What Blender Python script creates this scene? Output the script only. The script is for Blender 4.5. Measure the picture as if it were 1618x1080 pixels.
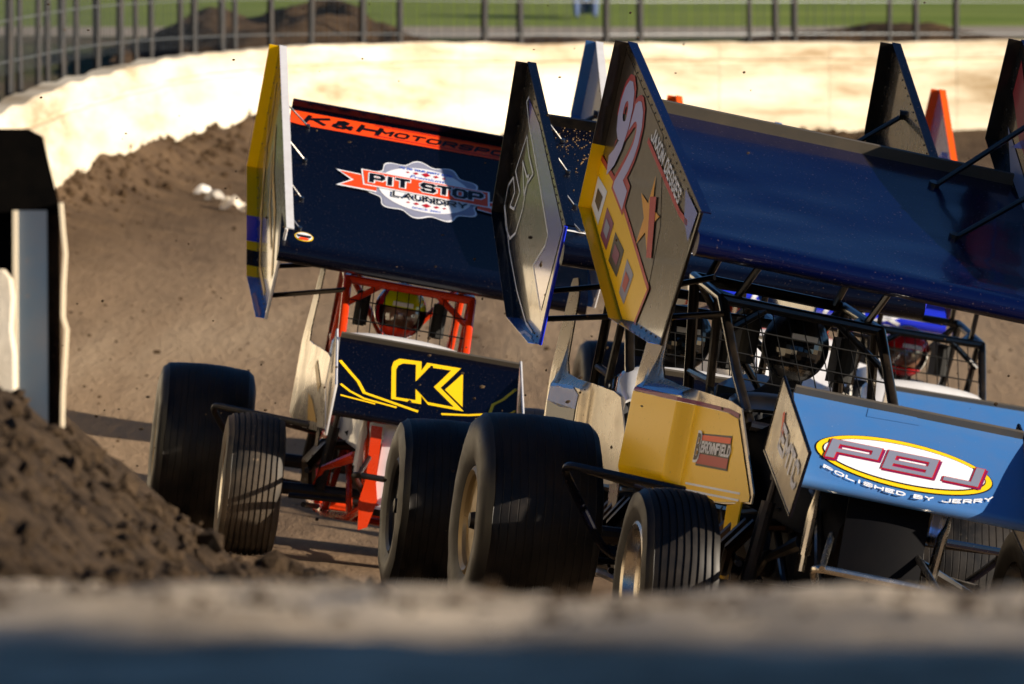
import bpy, bmesh, math, random
import numpy as np
from mathutils import Vector, Matrix, noise
for o in list(bpy.data.objects): bpy.data.objects.remove(o)
sc = bpy.context.scene
col = sc.collection
R = math.radians
random.seed(7); rng = np.random.default_rng(7)

# ------------------------------------------------------------------ camera, sky, sun, exposure
CAM_H = 1.135
cam_d = bpy.data.cameras.new('camera'); cam = bpy.data.objects.new('camera', cam_d); col.objects.link(cam)
cam.location = (0, 0, CAM_H); cam.rotation_euler = (R(90), 0, 0)
cam_d.sensor_width = 36; cam_d.lens = 12200/1618*36
cam_d.clip_start = .5; cam_d.clip_end = 2000
cam_d.dof.use_dof = True; cam_d.dof.focus_distance = 30.6; cam_d.dof.aperture_fstop = 8.0
sc.camera = cam
SUN_AZ, SUN_EL = 71.0, 13.0        # degrees right of "behind the camera", elevation
to_sun = Vector((math.sin(R(SUN_AZ))*math.cos(R(SUN_EL)), -math.cos(R(SUN_AZ))*math.cos(R(SUN_EL)), math.sin(R(SUN_EL))))
w = bpy.data.worlds.new('World'); sc.world = w; w.use_nodes = True
nt = w.node_tree; nt.nodes.clear()
sky = nt.nodes.new('ShaderNodeTexSky'); sky.sky_type = 'NISHITA'; sky.sun_disc = False
sky.sun_elevation = R(SUN_EL); sky.sun_rotation = R(180-SUN_AZ); sky.air_density = 1.0; sky.dust_density = .3; sky.ozone_density = 6.0
bg = nt.nodes.new('ShaderNodeBackground'); bg.inputs[1].default_value = .05
wo = nt.nodes.new('ShaderNodeOutputWorld'); nt.links.new(sky.outputs[0], bg.inputs[0]); nt.links.new(bg.outputs[0], wo.inputs[0])
sun_d = bpy.data.lights.new('sun', 'SUN'); sun_d.energy = 5.0; sun_d.angle = R(.5); sun_d.color = (1, .86, .68)
sun = bpy.data.objects.new('sun', sun_d); col.objects.link(sun)
sun.rotation_euler = to_sun.to_track_quat('Z', 'Y').to_euler(); sun.location = (20, -20, 20)
vs = sc.view_settings; vs.view_transform = 'Standard'; vs.look = 'None'; vs.gamma = 1; vs.exposure = .84; vs.use_curve_mapping = False
sc.render.resolution_x = 1024; sc.render.resolution_y = 684

# ------------------------------------------------------------------ helpers
def lin(h):
    h = h.lstrip('#'); c = [int(h[i:i+2], 16)/255 for i in (0, 2, 4)]
    return tuple(x/12.92 if x <= .04045 else ((x+.055)/1.055)**2.4 for x in c)
MATS = {}
def mat(name, colr, rough=.5, metal=0., coat=0., dust=0., dustcol=(.22, .15, .09), dscale=9., bump=0., bscale=30., spec=.5, wear=0., trans=0., speck=None):
    if name in MATS: return MATS[name]
    m = bpy.data.materials.new(name); m.use_nodes = True; MATS[name] = m
    t = m.node_tree; p = t.nodes['Principled BSDF']
    c = lin(colr) if isinstance(colr, str) else colr
    p.inputs['Base Color'].default_value = (*c, 1); p.inputs['Roughness'].default_value = rough; p.inputs['Metallic'].default_value = metal
    p.inputs['Coat Weight'].default_value = coat; p.inputs['Coat Roughness'].default_value = .06; p.inputs['Specular IOR Level'].default_value = spec
    if trans: p.inputs['Transmission Weight'].default_value = trans
    tc = t.nodes.new('ShaderNodeTexCoord')
    if dust > 0:
        n1 = t.nodes.new('ShaderNodeTexNoise'); n1.inputs['Scale'].default_value = dscale; n1.inputs['Detail'].default_value = 8; n1.inputs['Roughness'].default_value = .65
        t.links.new(tc.outputs['Object'], n1.inputs['Vector'])
        n2 = t.nodes.new('ShaderNodeTexNoise'); n2.inputs['Scale'].default_value = dscale*9; n2.inputs['Detail'].default_value = 3
        t.links.new(tc.outputs['Object'], n2.inputs['Vector'])
        r1 = t.nodes.new('ShaderNodeValToRGB'); r1.color_ramp.elements[0].position = .38; r1.color_ramp.elements[1].position = .78
        r1.color_ramp.elements[1].color = (dust,)*3+(1,); t.links.new(n1.outputs['Fac'], r1.inputs['Fac'])
        r2 = t.nodes.new('ShaderNodeValToRGB'); r2.color_ramp.elements[0].position = .66; r2.color_ramp.elements[1].position = .74
        r2.color_ramp.elements[1].color = (min(1, dust*1.3) if speck is None else speck,)*3+(1,); t.links.new(n2.outputs['Fac'], r2.inputs['Fac'])
        ad = t.nodes.new('ShaderNodeMath'); ad.operation = 'MAXIMUM'; t.links.new(r1.outputs[0], ad.inputs[0]); t.links.new(r2.outputs[0], ad.inputs[1])
        mx = t.nodes.new('ShaderNodeMix'); mx.data_type = 'RGBA'; mx.inputs[6].default_value = (*c, 1); mx.inputs[7].default_value = (*dustcol, 1)
        t.links.new(ad.outputs[0], mx.inputs[0]); t.links.new(mx.outputs[2], p.inputs['Base Color'])
        mr = t.nodes.new('ShaderNodeMapRange'); mr.inputs['To Min'].default_value = rough; mr.inputs['To Max'].default_value = min(1, rough+.6)
        t.links.new(ad.outputs[0], mr.inputs['Value']); t.links.new(mr.outputs[0], p.inputs['Roughness'])
    if bump > 0:
        n3 = t.nodes.new('ShaderNodeTexNoise'); n3.inputs['Scale'].default_value = bscale; n3.inputs['Detail'].default_value = 4
        t.links.new(tc.outputs['Object'], n3.inputs['Vector'])
        b = t.nodes.new('ShaderNodeBump'); b.inputs['Strength'].default_value = bump; b.inputs['Distance'].default_value = .02
        t.links.new(n3.outputs['Fac'], b.inputs['Height']); t.links.new(b.outputs[0], p.inputs['Normal'])
    return m
def soil(name, c1, c2, scale, stretch=(1, 1, 1), bump=.6, bdist=.05, rough=.95, c3=None, attr=None):
    if name in MATS: return MATS[name]
    m = bpy.data.materials.new(name); m.use_nodes = True; MATS[name] = m
    t = m.node_tree; p = t.nodes['Principled BSDF']; p.inputs['Roughness'].default_value = rough; p.inputs['Specular IOR Level'].default_value = .15
    g = t.nodes.new('ShaderNodeNewGeometry'); mp = t.nodes.new('ShaderNodeMapping'); mp.inputs['Scale'].default_value = stretch
    t.links.new(g.outputs['Position'], mp.inputs['Vector'])
    n1 = t.nodes.new('ShaderNodeTexNoise'); n1.inputs['Scale'].default_value = scale; n1.inputs['Detail'].default_value = 9; n1.inputs['Roughness'].default_value = .68
    t.links.new(mp.outputs[0], n1.inputs['Vector'])
    r1 = t.nodes.new('ShaderNodeValToRGB'); e = r1.color_ramp.elements
    e[0].position = .34; e[0].color = (*c1, 1); e[1].position = .68; e[1].color = (*c2, 1)
    t.links.new(n1.outputs['Fac'], r1.inputs['Fac']); out = r1.outputs[0]
    if c3:
        n2 = t.nodes.new('ShaderNodeTexNoise'); n2.inputs['Scale'].default_value = scale*.22; n2.inputs['Detail'].default_value = 5
        t.links.new(mp.outputs[0], n2.inputs['Vector'])
        r2 = t.nodes.new('ShaderNodeValToRGB'); r2.color_ramp.elements[0].position = .42; r2.color_ramp.elements[1].position = .62
        t.links.new(n2.outputs['Fac'], r2.inputs['Fac'])
        mx = t.nodes.new('ShaderNodeMix'); mx.data_type = 'RGBA'; mx.inputs[7].default_value = (*c3, 1)
        t.links.new(r2.outputs[0], mx.inputs[0]); t.links.new(out, mx.inputs[6]); out = mx.outputs[2]
    if attr:
        at = t.nodes.new('ShaderNodeAttribute'); at.attribute_name = 'loose'; n5 = t.nodes.new('ShaderNodeTexNoise'); n5.inputs['Scale'].default_value = 2.2; n5.inputs['Detail'].default_value = 8; n5.inputs['Roughness'].default_value = .7
        t.links.new(g.outputs['Position'], n5.inputs['Vector']); r5 = t.nodes.new('ShaderNodeValToRGB'); r5.color_ramp.elements[0].position = .35; r5.color_ramp.elements[0].color = (*attr[0], 1); r5.color_ramp.elements[1].position = .7; r5.color_ramp.elements[1].color = (*attr[1], 1)
        t.links.new(n5.outputs['Fac'], r5.inputs['Fac']); ma = t.nodes.new('ShaderNodeMath'); ma.operation = 'MULTIPLY_ADD'; ma.use_clamp = True; ma.inputs[1].default_value = .9; ma.inputs[2].default_value = -.45
        t.links.new(n5.outputs['Fac'], ma.inputs[0]); m2 = t.nodes.new('ShaderNodeMath'); m2.operation = 'ADD'; m2.use_clamp = True; t.links.new(ma.outputs[0], m2.inputs[0]); t.links.new(at.outputs['Fac'], m2.inputs[1])
        mx2 = t.nodes.new('ShaderNodeMix'); mx2.data_type = 'RGBA'; t.links.new(m2.outputs[0], mx2.inputs[0]); t.links.new(out, mx2.inputs[6]); t.links.new(r5.outputs[0], mx2.inputs[7]); out = mx2.outputs[2]
    if attr:
        al = t.nodes.new('ShaderNodeAttribute'); al.attribute_name = 'lane'; n6 = t.nodes.new('ShaderNodeTexNoise'); n6.inputs['Scale'].default_value = 1.0; n6.inputs['Detail'].default_value = 7
        mp6 = t.nodes.new('ShaderNodeMapping'); mp6.inputs['Scale'].default_value = (2.5, .12, 1); t.links.new(g.outputs['Position'], mp6.inputs['Vector']); t.links.new(mp6.outputs[0], n6.inputs['Vector'])
        mm = t.nodes.new('ShaderNodeMath'); mm.operation = 'MULTIPLY'; mm.use_clamp = True; t.links.new(al.outputs['Fac'], mm.inputs[0]); r6 = t.nodes.new('ShaderNodeValToRGB'); r6.color_ramp.elements[0].position = .35; r6.color_ramp.elements[1].position = .6
        t.links.new(n6.outputs['Fac'], r6.inputs['Fac']); t.links.new(r6.outputs[0], mm.inputs[1]); mx6 = t.nodes.new('ShaderNodeMix'); mx6.data_type = 'RGBA'; mx6.inputs[7].default_value = (.33, .245, .16, 1)
        t.links.new(mm.outputs[0], mx6.inputs[0]); t.links.new(out, mx6.inputs[6]); out = mx6.outputs[2]
    t.links.new(out, p.inputs['Base Color'])
    n3 = t.nodes.new('ShaderNodeTexNoise'); n3.inputs['Scale'].default_value = scale*4; n3.inputs['Detail'].default_value = 8; n3.inputs['Roughness'].default_value = .7
    t.links.new(mp.outputs[0], n3.inputs['Vector'])
    b = t.nodes.new('ShaderNodeBump'); b.inputs['Strength'].default_value = bump; b.inputs['Distance'].default_value = bdist
    t.links.new(n3.outputs['Fac'], b.inputs['Height']); t.links.new(b.outputs[0], p.inputs['Normal'])
    return m

def fillet(P, r, n=5):
    P = [Vector(p) for p in P]; out = [P[0]]
    for a, b, c in zip(P[:-2], P[1:-1], P[2:]):
        d0 = a-b; d1 = c-b; k = min(r, d0.length*.49, d1.length*.49); p0 = b+d0.normalized()*k; p1 = b+d1.normalized()*k
        for i in range(n+1): t = i/n; out.append(p0*(1-t)**2+b*2*t*(1-t)+p1*t*t)
    return out+[P[-1]]
class MB:
    def __init__(s, T=None): s.v = []; s.f = []; s.m = []; s.T = T
    def add(s, vs, fs, mi=0):
        k = len(s.v); s.v += [tuple(v) for v in vs]; s.f += [tuple(i+k for i in f) for f in fs]; s.m += [mi]*len(fs); return s
    def tube(s, pts, r, n=8, closed=False, mi=0, caps=True):
        P = [Vector(p) for p in pts]; L = len(P); rs = r if isinstance(r, (list, tuple)) else [r]*L
        vs = []; up = None
        for i in range(L):
            a = P[(i-1) % L] if (i > 0 or closed) else P[i]; b = P[(i+1) % L] if (i < L-1 or closed) else P[i]
            d = (b-a).normalized()
            if up is None: up = d.orthogonal().normalized()
            up = (up-d*up.dot(d)); up = up.normalized() if up.length > 1e-6 else d.orthogonal().normalized()
            q = d.cross(up)
            vs += [P[i]+(up*math.cos(2*math.pi*k/n)+q*math.sin(2*math.pi*k/n))*rs[i] for k in range(n)]
        fs = []
        for i in range(L if closed else L-1):
            j = (i+1) % L
            fs += [(i*n+k, i*n+(k+1) % n, j*n+(k+1) % n, j*n+k) for k in range(n)]
        if caps and not closed: fs += [tuple(range(n))[::-1], tuple((L-1)*n+k for k in range(n))]
        return s.add(vs, fs, mi)
    def box(s, c, d, M=None, mi=0):
        vs = [Vector((x*d[0]/2, y*d[1]/2, z*d[2]/2)) for x in (-1, 1) for y in (-1, 1) for z in (-1, 1)]
        if M: vs = [M @ v for v in vs]
        vs = [v+Vector(c) for v in vs]
        return s.add(vs, [(0, 1, 3, 2), (4, 6, 7, 5), (0, 4, 5, 1), (2, 3, 7, 6), (0, 2, 6, 4), (1, 5, 7, 3)], mi)
    def prism(s, poly, off, mi=0):
        n = len(poly); off = Vector(off); P = [Vector(p) for p in poly]
        return s.add(P+[p+off for p in P], [tuple(range(n)), tuple(range(2*n-1, n-1, -1))]+[(i, (i+1) % n, n+(i+1) % n, n+i)[::-1] for i in range(n)], mi)
    def lathe(s, prof, c, n=48, mi=0, closed=False):   # profile (x offset, radius), axis = x
        vs = []; L = len(prof)
        for h, r in prof: vs += [(c[0]+h, c[1]+r*math.cos(2*math.pi*k/n), c[2]+r*math.sin(2*math.pi*k/n)) for k in range(n)]
        fs = [(i*n+k, i*n+(k+1) % n, ((i+1) % L)*n+(k+1) % n, ((i+1) % L)*n+k) for i in range(L if closed else L-1) for k in range(n)]
        return s.add(vs, fs, mi)
    def sheet(s, rows, thick=None, mi=0):   # rows[i][j] points ; thick vector field or scalar normal offset -> closed shell
        a = len(rows); b = len(rows[0]); V = [Vector(p) for r in rows for p in r]
        F = [(i*b+j, i*b+j+1, (i+1)*b+j+1, (i+1)*b+j) for i in range(a-1) for j in range(b-1)]
        if thick is None: return s.add(V, F, mi)
        t = Vector(thick); n = a*b
        ring = [j for j in range(b)]+[i*b+b-1 for i in range(1, a)]+[(a-1)*b+j for j in range(b-2, -1, -1)]+[i*b for i in range(a-2, 0, -1)]
        F2 = F+[tuple(k+n for k in f[::-1]) for f in F]+[(ring[k], ring[(k+1) % len(ring)], ring[(k+1) % len(ring)]+n, ring[k]+n)[::-1] for k in range(len(ring))]
        return s.add(V+[v+t for v in V], F2, mi)
    def build(s, name, mats, parent=None, smooth=35):
        me = bpy.data.meshes.new(name); vs = s.v if s.T is None else [tuple(s.T(v)) for v in s.v]
        me.from_pydata(vs, [], s.f); ms = mats if isinstance(mats, (list, tuple)) else [mats]
        for m in ms: me.materials.append(m)
        if len(ms) > 1: me.polygons.foreach_set('material_index', s.m)
        if smooth:
            me.polygons.foreach_set('use_smooth', [True]*len(me.polygons)); me.set_sharp_from_angle(angle=R(smooth))
        me.update(); o = bpy.data.objects.new(name, me); col.objects.link(o); o.parent = parent
        return o
def tag(o, label=None, cat=None, group=None, kind=None):
    for k, v in (('label', label), ('category', cat), ('group', group), ('kind', kind)):
        if v: o[k] = v
    return o
def empty(name, M):
    o = bpy.data.objects.new(name, None); col.objects.link(o); o.empty_display_size = .2; o.matrix_world = M; return o

# flat marks: 2D shapes cut finely, then laid on a surface map(u, v, offset)
def flat(polys=None, text=None, size=.1, shear=0., bold=0., stretch=1., center=True, origin=(0, 0), rot=0., fit=None):
    bm = bmesh.new()
    if text is not None:
        c = bpy.data.curves.new('t', 'FONT'); c.body = text; c.size = 1; c.shear = shear; c.offset = bold; c.resolution_u = 3; c.align_x = 'LEFT'
        o = bpy.data.objects.new('t', c); col.objects.link(o)
        dg = bpy.context.evaluated_depsgraph_get(); me = bpy.data.meshes.new_from_object(o.evaluated_get(dg)); bm.from_mesh(me)
        bpy.data.objects.remove(o); bpy.data.meshes.remove(me); bpy.data.curves.remove(c)
        xs = [v.co.x for v in bm.verts]; ys = [v.co.y for v in bm.verts]; x0, x1, y0, y1 = min(xs), max(xs), min(ys), max(ys)
        if fit: sx, sy = fit[0]/(x1-x0), fit[1]/(y1-y0)
        else: sy = size; sx = size*stretch
        cr, sr = math.cos(rot), math.sin(rot)
        for v in bm.verts:
            x = (v.co.x-(x0+x1)/2)*sx; y = (v.co.y-(y0+y1)/2)*sy
            v.co = Vector((origin[0]+x*cr-y*sr, origin[1]+x*sr+y*cr, 0))
    for P in polys or []:
        bm.faces.new([bm.verts.new((p[0], p[1], 0)) for p in P]).normal_update()
    bmesh.ops.triangulate(bm, faces=bm.faces[:], ngon_method='EAR_CLIP')
    return bm
def lay(name, bm, fmap, off, m, parent, cu=0, cv=.05):
    for ax, st in ((0, cu), (1, cv)):
        if not st: continue
        q = [v.co[ax] for v in bm.verts]; a, b = min(q), max(q); k = math.ceil(a/st)*st
        while k < b:
            no = (1, 0, 0) if ax == 0 else (0, 1, 0)
            bmesh.ops.bisect_plane(bm, geom=bm.verts[:]+bm.edges[:]+bm.faces[:], plane_co=(k, k, 0), plane_no=no, dist=1e-6); k += st
    for v in bm.verts: v.co = fmap(v.co.x, v.co.y, off)
    me = bpy.data.meshes.new(name); bm.to_mesh(me); bm.free(); me.materials.append(m)
    o = bpy.data.objects.new(name, me); col.objects.link(o); o.parent = parent; return o
def ell(cx, cy, rx, ry, n=40, rot=0): 
    c, s = math.cos(rot), math.sin(rot)
    return [(cx+rx*math.cos(t)*c-ry*math.sin(t)*s, cy+rx*math.cos(t)*s+ry*math.sin(t)*c) for t in (2*math.pi*i/n for i in range(n))]
def stroke(pts, wd):
    out = []
    for a, b in zip(pts[:-1], pts[1:]):
        d = Vector((b[0]-a[0], b[1]-a[1])); L = d.length
        if L < 1e-6: continue
        d /= L; n = Vector((-d.y, d.x))*wd/2; e = d*wd*.35
        out.append([(a[0]-e.x+n.x, a[1]-e.y+n.y), (a[0]-e.x-n.x, a[1]-e.y-n.y), (b[0]+e.x-n.x, b[1]+e.y-n.y), (b[0]+e.x+n.x, b[1]+e.y+n.y)])
    return out

GL = {'A': [[(0, 0), (.5, 1), (1, 0)], [(.2, .36), (.8, .36)]], 'B': [[(0, 0), (0, 1), (.8, 1), (.95, .85), (.95, .65), (.8, .53), (0, .53)], [(.8, .53), (1, .38), (1, .15), (.82, 0), (0, 0)]],
      'C': [[(1, .8), (.8, 1), (.2, 1), (0, .8), (0, .2), (.2, 0), (.8, 0), (1, .2)]], 'D': [[(0, 0), (0, 1), (.7, 1), (1, .7), (1, .3), (.7, 0), (0, 0)]], 'E': [[(1, 1), (0, 1), (0, 0), (1, 0)], [(0, .52), (.85, .52)]],
      'F': [[(1, 1), (0, 1), (0, 0)], [(0, .52), (.85, .52)]], 'G': [[(1, .8), (.8, 1), (.2, 1), (0, .8), (0, .2), (.2, 0), (.8, 0), (1, .2), (1, .45), (.6, .45)]], 'H': [[(0, 0), (0, 1)], [(1, 0), (1, 1)], [(0, .5), (1, .5)]], 'I': [[(.5, 0), (.5, 1)]],
      'J': [[(1, 1), (1, .15), (.8, 0), (.2, 0), (0, .2)]], 'K': [[(0, 0), (0, 1)], [(1, 1), (0, .45)], [(.3, .6), (1, 0)]], 'L': [[(0, 1), (0, 0), (1, 0)]], 'M': [[(0, 0), (0, 1), (.5, .4), (1, 1), (1, 0)]], 'N': [[(0, 0), (0, 1), (1, 0), (1, 1)]],
      'O': [[(.2, 0), (0, .2), (0, .8), (.2, 1), (.8, 1), (1, .8), (1, .2), (.8, 0), (.2, 0)]], 'P': [[(0, 0), (0, 1), (.85, 1), (1, .85), (1, .6), (.85, .45), (0, .45)]], 'Q': [[(.2, 0), (0, .2), (0, .8), (.2, 1), (.8, 1), (1, .8), (1, .2), (.8, 0), (.2, 0)], [(.6, .3), (1, 0)]],
      'R': [[(0, 0), (0, 1), (.85, 1), (1, .85), (1, .6), (.85, .45), (0, .45)], [(.5, .45), (1, 0)]], 'S': [[(1, .85), (.85, 1), (.15, 1), (0, .85), (0, .65), (.15, .52), (.85, .48), (1, .35), (1, .15), (.85, 0), (.15, 0), (0, .15)]], 'T': [[(0, 1), (1, 1)], [(.5, 1), (.5, 0)]],
      'U': [[(0, 1), (0, .2), (.2, 0), (.8, 0), (1, .2), (1, 1)]], 'V': [[(0, 1), (.5, 0), (1, 1)]], 'W': [[(0, 1), (.25, 0), (.5, .6), (.75, 0), (1, 1)]], 'X': [[(0, 0), (1, 1)], [(0, 1), (1, 0)]], 'Y': [[(0, 1), (.5, .5), (1, 1)], [(.5, .5), (.5, 0)]],
      '&': [[(1, 0), (.2, .7), (.2, .9), (.4, 1), (.6, .9), (.6, .75), (.1, .35), (.1, .1), (.3, 0), (.6, 0), (.95, .4)]]}
def letters(text, c, fit, wd, shear=0., gap=.42, rot=0.):     # bold sign writing from strokes
    n = sum(.45 if ch in ' I' else 1 for ch in text)+gap*(len(text)-1); k = fit[0]/n; x = -fit[0]/2; h = fit[1]-wd; out = []; cr, sr = math.cos(rot), math.sin(rot)
    for ch in text:
        w_ = .45 if ch in ' I' else 1
        for pl in GL.get(ch, []):
            q = [(x+px*w_*k*(1-.0), -h/2+py*h) for px, py in pl]; q = [(a+b_*shear, b_) for a, b_ in q]; q = [(c[0]+a*cr-b_*sr, c[1]+a*sr+b_*cr) for a, b_ in q]; out += stroke(q, wd)
        x += (w_+gap)*k
    return out
# ------------------------------------------------------------------ terrain
TB = math.tan(R(6.11))
WALL = [(-1.62, 24.0, 1.75), (-2.6, 31, 1.75), (-3.5, 40, 1.85), (-4.1, 50, 2.2), (-4.29, 58, 2.68), (-4.24, 64, 3.08), (-4.01, 69, 3.45), (-3.64, 73, 3.74), (-3.21, 77, 4.0), (-2.38, 81, 4.23),
        (-1.11, 85, 4.42), (.656, 88, 4.54), (2.88, 90, 4.63), (6.1, 92, 4.72), (12, 93.5, 4.8), (22, 92, 4.85), (34, 88, 4.85)]
WH = 1.15
_wx = np.array([-4.29, -4.24, -4.01, -3.64, -3.21, -2.38, -1.11, .656, 2.88, 6.1, 12, 22, 34]); _wy = np.array([60, 64, 69, 73, 77, 81, 85, 88, 90, 92, 93.5, 92, 88.])
_wz = np.array([2.8, 3.08, 3.45, 3.74, 4.0, 4.23, 4.42, 4.54, 4.63, 4.72, 4.8, 4.85, 4.85])-WH
def spline(P, n):
    P = [Vector(p) for p in P]; out = []
    for i in range(len(P)-1):
        p0 = P[max(0, i-1)]; p1 = P[i]; p2 = P[i+1]; p3 = P[min(len(P)-1, i+2)]
        for k in range(n):
            t = k/n; out.append(.5*((2*p1)+(p2-p0)*t+(2*p0-5*p1+4*p2-p3)*t*t+(3*p1-p0-3*p2+p3)*t**3))
    out.append(P[-1]); return out
path = spline(WALL, 14)
_q = []
for p in path:
    if p.y >= 59.5 and (not _q or p.x > _q[-1].x+1e-4): _q.append(p)
_wx = np.array([p.x for p in _q]); _wy = np.array([p.y for p in _q]); _wz = np.array([p.z for p in _q])-WH
def sst(t): t = min(1, max(0, t)); return t*t*(3-2*t)
def ground(x, y):
    xc = min(max(x, -14), 30); yw = float(np.interp(x, _wx, _wy)); zb = float(np.interp(x, _wx, _wz))
    s = min(1., max(0, (y-38.8)/(yw-38.8)))**1.2
    return -TB*max(-6, min(xc, 8))*(1-min(1, s))+zb*s
def berm(x, y):     # loose dirt thrown against the wall foot
    yw = float(np.interp(x, _wx, _wy)); d = yw-y
    if d > 16 or d < -2: return 0
    a = .42 if x < -2.2 else (.42-.30*sst((x+2.2)/1.6))
    return a*(.55*math.exp(-(max(0, d-.2)/2.6)**2)+.45*math.exp(-(max(0, d-.2)/6.5)**2))
def fbm(x, y, z, o=4, sc_=1.):
    return noise.fractal(Vector((x*sc_, y*sc_, z*sc_)), .9, 2.1, o)
m_track = soil('packed_clay_track', (.085, .055, .033), (.23, .155, .095), 1.6, (1.1, .16, 1), bump=1., bdist=.05, c3=(.26, .18, .11), attr=((.045, .027, .015), (.14, .09, .05)))
m_loose = soil('loose_brown_dirt', (.05, .030, .016), (.15, .095, .052), 3.0, bump=1., bdist=.1)
m_fore = soil('pale_dry_dirt', (.24, .185, .13), (.80, .67, .51), 2.6, bump=1., bdist=.04)
def terrain(name, xs, ys, fz, m, kind='structure', smooth=True):
    vs = [(x, y, fz(x, y)) for y in ys for x in xs]; n = len(xs)
    fs = [(j*n+i, j*n+i+1, (j+1)*n+i+1, (j+1)*n+i) for j in range(len(ys)-1) for i in range(n-1)]
    b = MB(); b.add(vs, fs); o = b.build(name, m, None, smooth=180 if smooth else 0); tag(o, kind=kind); return o
def fz_track(x, y):
    yw = float(np.interp(x, _wx, _wy))
    if y > yw-.02: return float(np.interp(x, _wx, _wz))-.5
    z = ground(x, y)+.012*noise.noise((x*.9, y*1.4, 0))
    b = berm(x, y)
    if b > .01: z += b*(1+.3*max(-1, min(1, fbm(x*1.6, y*.8, 3))))
    return z
xs = np.concatenate([np.linspace(-12, -6, 12)[:-1], np.linspace(-6, 9, 170), np.linspace(9, 34, 26)[1:]]); ys = np.concatenate([np.linspace(21, 40, 60)[:-1], np.linspace(40, 96, 230)])
o = terrain('track', [float(q) for q in xs], [float(q) for q in ys], fz_track, m_track)
at_ = o.data.attributes.new('loose', 'FLOAT', 'POINT'); lv_ = []
for v in o.data.vertices:
    x, y = v.co.x, v.co.y; d = float(np.interp(x, _wx, _wy))-y
    wdt = 17 if x < -1.6 else 17-9*sst((x+1.6)/2)
    lv_.append(.95*(1-sst((d-wdt*.45)/(wdt*.55))))
at_.data.foreach_set('value', lv_)
at_ = o.data.attributes.new('lane', 'FLOAT', 'POINT'); lv_ = []
for v in o.data.vertices:
    x, y = v.co.x, v.co.y; d = float(np.interp(x, _wx, _wy))-y+2.0*noise.noise((x*.5, y*.12, 9))
    lv_.append(.75*math.exp(-((d-27)/4.5)**2)+.45*math.exp(-((d-40)/3.0)**2))
at_.data.foreach_set('value', lv_)

# land behind the wall: verge, service road, grass hill
def verge(x, y):
    yw = float(np.interp(x, _wx, _wy)); zt = float(np.interp(x, _wx, _wz))+WH
    return zt-.32+(4.94-zt+.32)*sst((y-yw)/max(2, 97.2-yw))
m_verge = soil('verge_grass', (.025, .045, .012), (.08, .10, .035), 1.2, bump=1, c3=(.13, .10, .06))
b = MB(); rows = []
for p in WALL:
    q = Vector((p[0]-(97.2-p[1])*.35-.2*max(0, 10-abs(p[0]-10))*0, max(p[1]+2, 97.2), 4.93)); a_ = Vector((p[0], p[1], 0)); d_ = (Vector((q.x, q.y, 0))-a_).normalized()
    rows.append([tuple(Vector((p[0]+d_.x*.1, p[1]+d_.y*.1, p[2]-.75)).lerp(Vector((q.x, q.y, p[2]-.3)), t)[:2])+(p[2]-.32+(4.94-p[2]+.32)*sst(t)+(.06*noise.noise((t*20, p[0], p[1]))),) for t in [k/24 for k in range(25)]])
b.sheet(rows); tag(b.build('verge', m_verge, None, 180), kind='structure')
m_road = soil('pale_gravel_road', (.30, .25, .19), (.48, .42, .34), 2, (1, 4, 1), bump=.3)
terrain('road', [float(q) for q in np.linspace(-60, 80, 30)], [96.9, 100, 104, 108.5], lambda x, y: 4.945+(y-96.9)*.054, m_road)
m_grass = soil('mown_grass', (.13, .20, .03), (.29, .34, .08), .7, (.35, 1.2, 1), bump=.8, c3=(.18, .24, .05))
terrain('grass_hill', [float(q) for q in np.linspace(-90, 110, 60)], [float(q) for q in np.concatenate([np.linspace(107.8, 140, 40), np.linspace(145, 420, 30)])], lambda x, y: 5.54+(y-107.8)*.085+.10*noise.noise((x*.15, y*.2, 2)), m_grass)
m_dry = soil('reflection_hill_brown', (.13, .095, .055), (.34, .25, .15), .25, bump=1, bdist=.3, c3=(.09, .07, .035))
terrain('reflection_hill', [float(q) for q in np.linspace(-150, -13, 50)], [float(q) for q in np.linspace(30, 330, 60)], lambda x, y: 3.0+26*sst((-16-x)/60)+.9*noise.noise((x*.06, y*.06, 1)), m_dry)  # unseen hill added for tan reflections and fill on the car sides
def mound(name, cx, cy, rx, ry, h, label, seed):
    b = MB(); rows = []
    for i in range(36):
        row = []
        for j in range(60):
            u = -1+2*j/59; v = -1+2*i/35; r = math.sqrt(u*u+v*v); x = cx+u*rx; y = cy+v*ry
            hh = h*max(0, 1-r**2.2)*(1+.5*fbm(x*.9, y*.9, seed))
            yb = float(np.interp(x, _wx, _wy))+.35; y = max(y, yb); row.append((x, y, verge(x, y)-.06+hh))
        rows.append(row)
    b.sheet(rows); tag(b.build(name, m_loose, None, 180), label, 'dirt mound', 'dirt mounds behind the wall')
mound('dirt_mound', -2.3, 88.2, 2.1, 4.0, .60, 'long brown dirt mound behind the white wall at the left bend', 1)
mound('dirt_mound', .9, 92.6, 2.4, 2.6, .20, 'low brown dirt mound behind the wall, middle of the picture', 4)
mound('dirt_mound', 4.7, 94.6, 2.2, 2.4, .30, 'brown dirt mound behind the wall at far right', 8)

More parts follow.
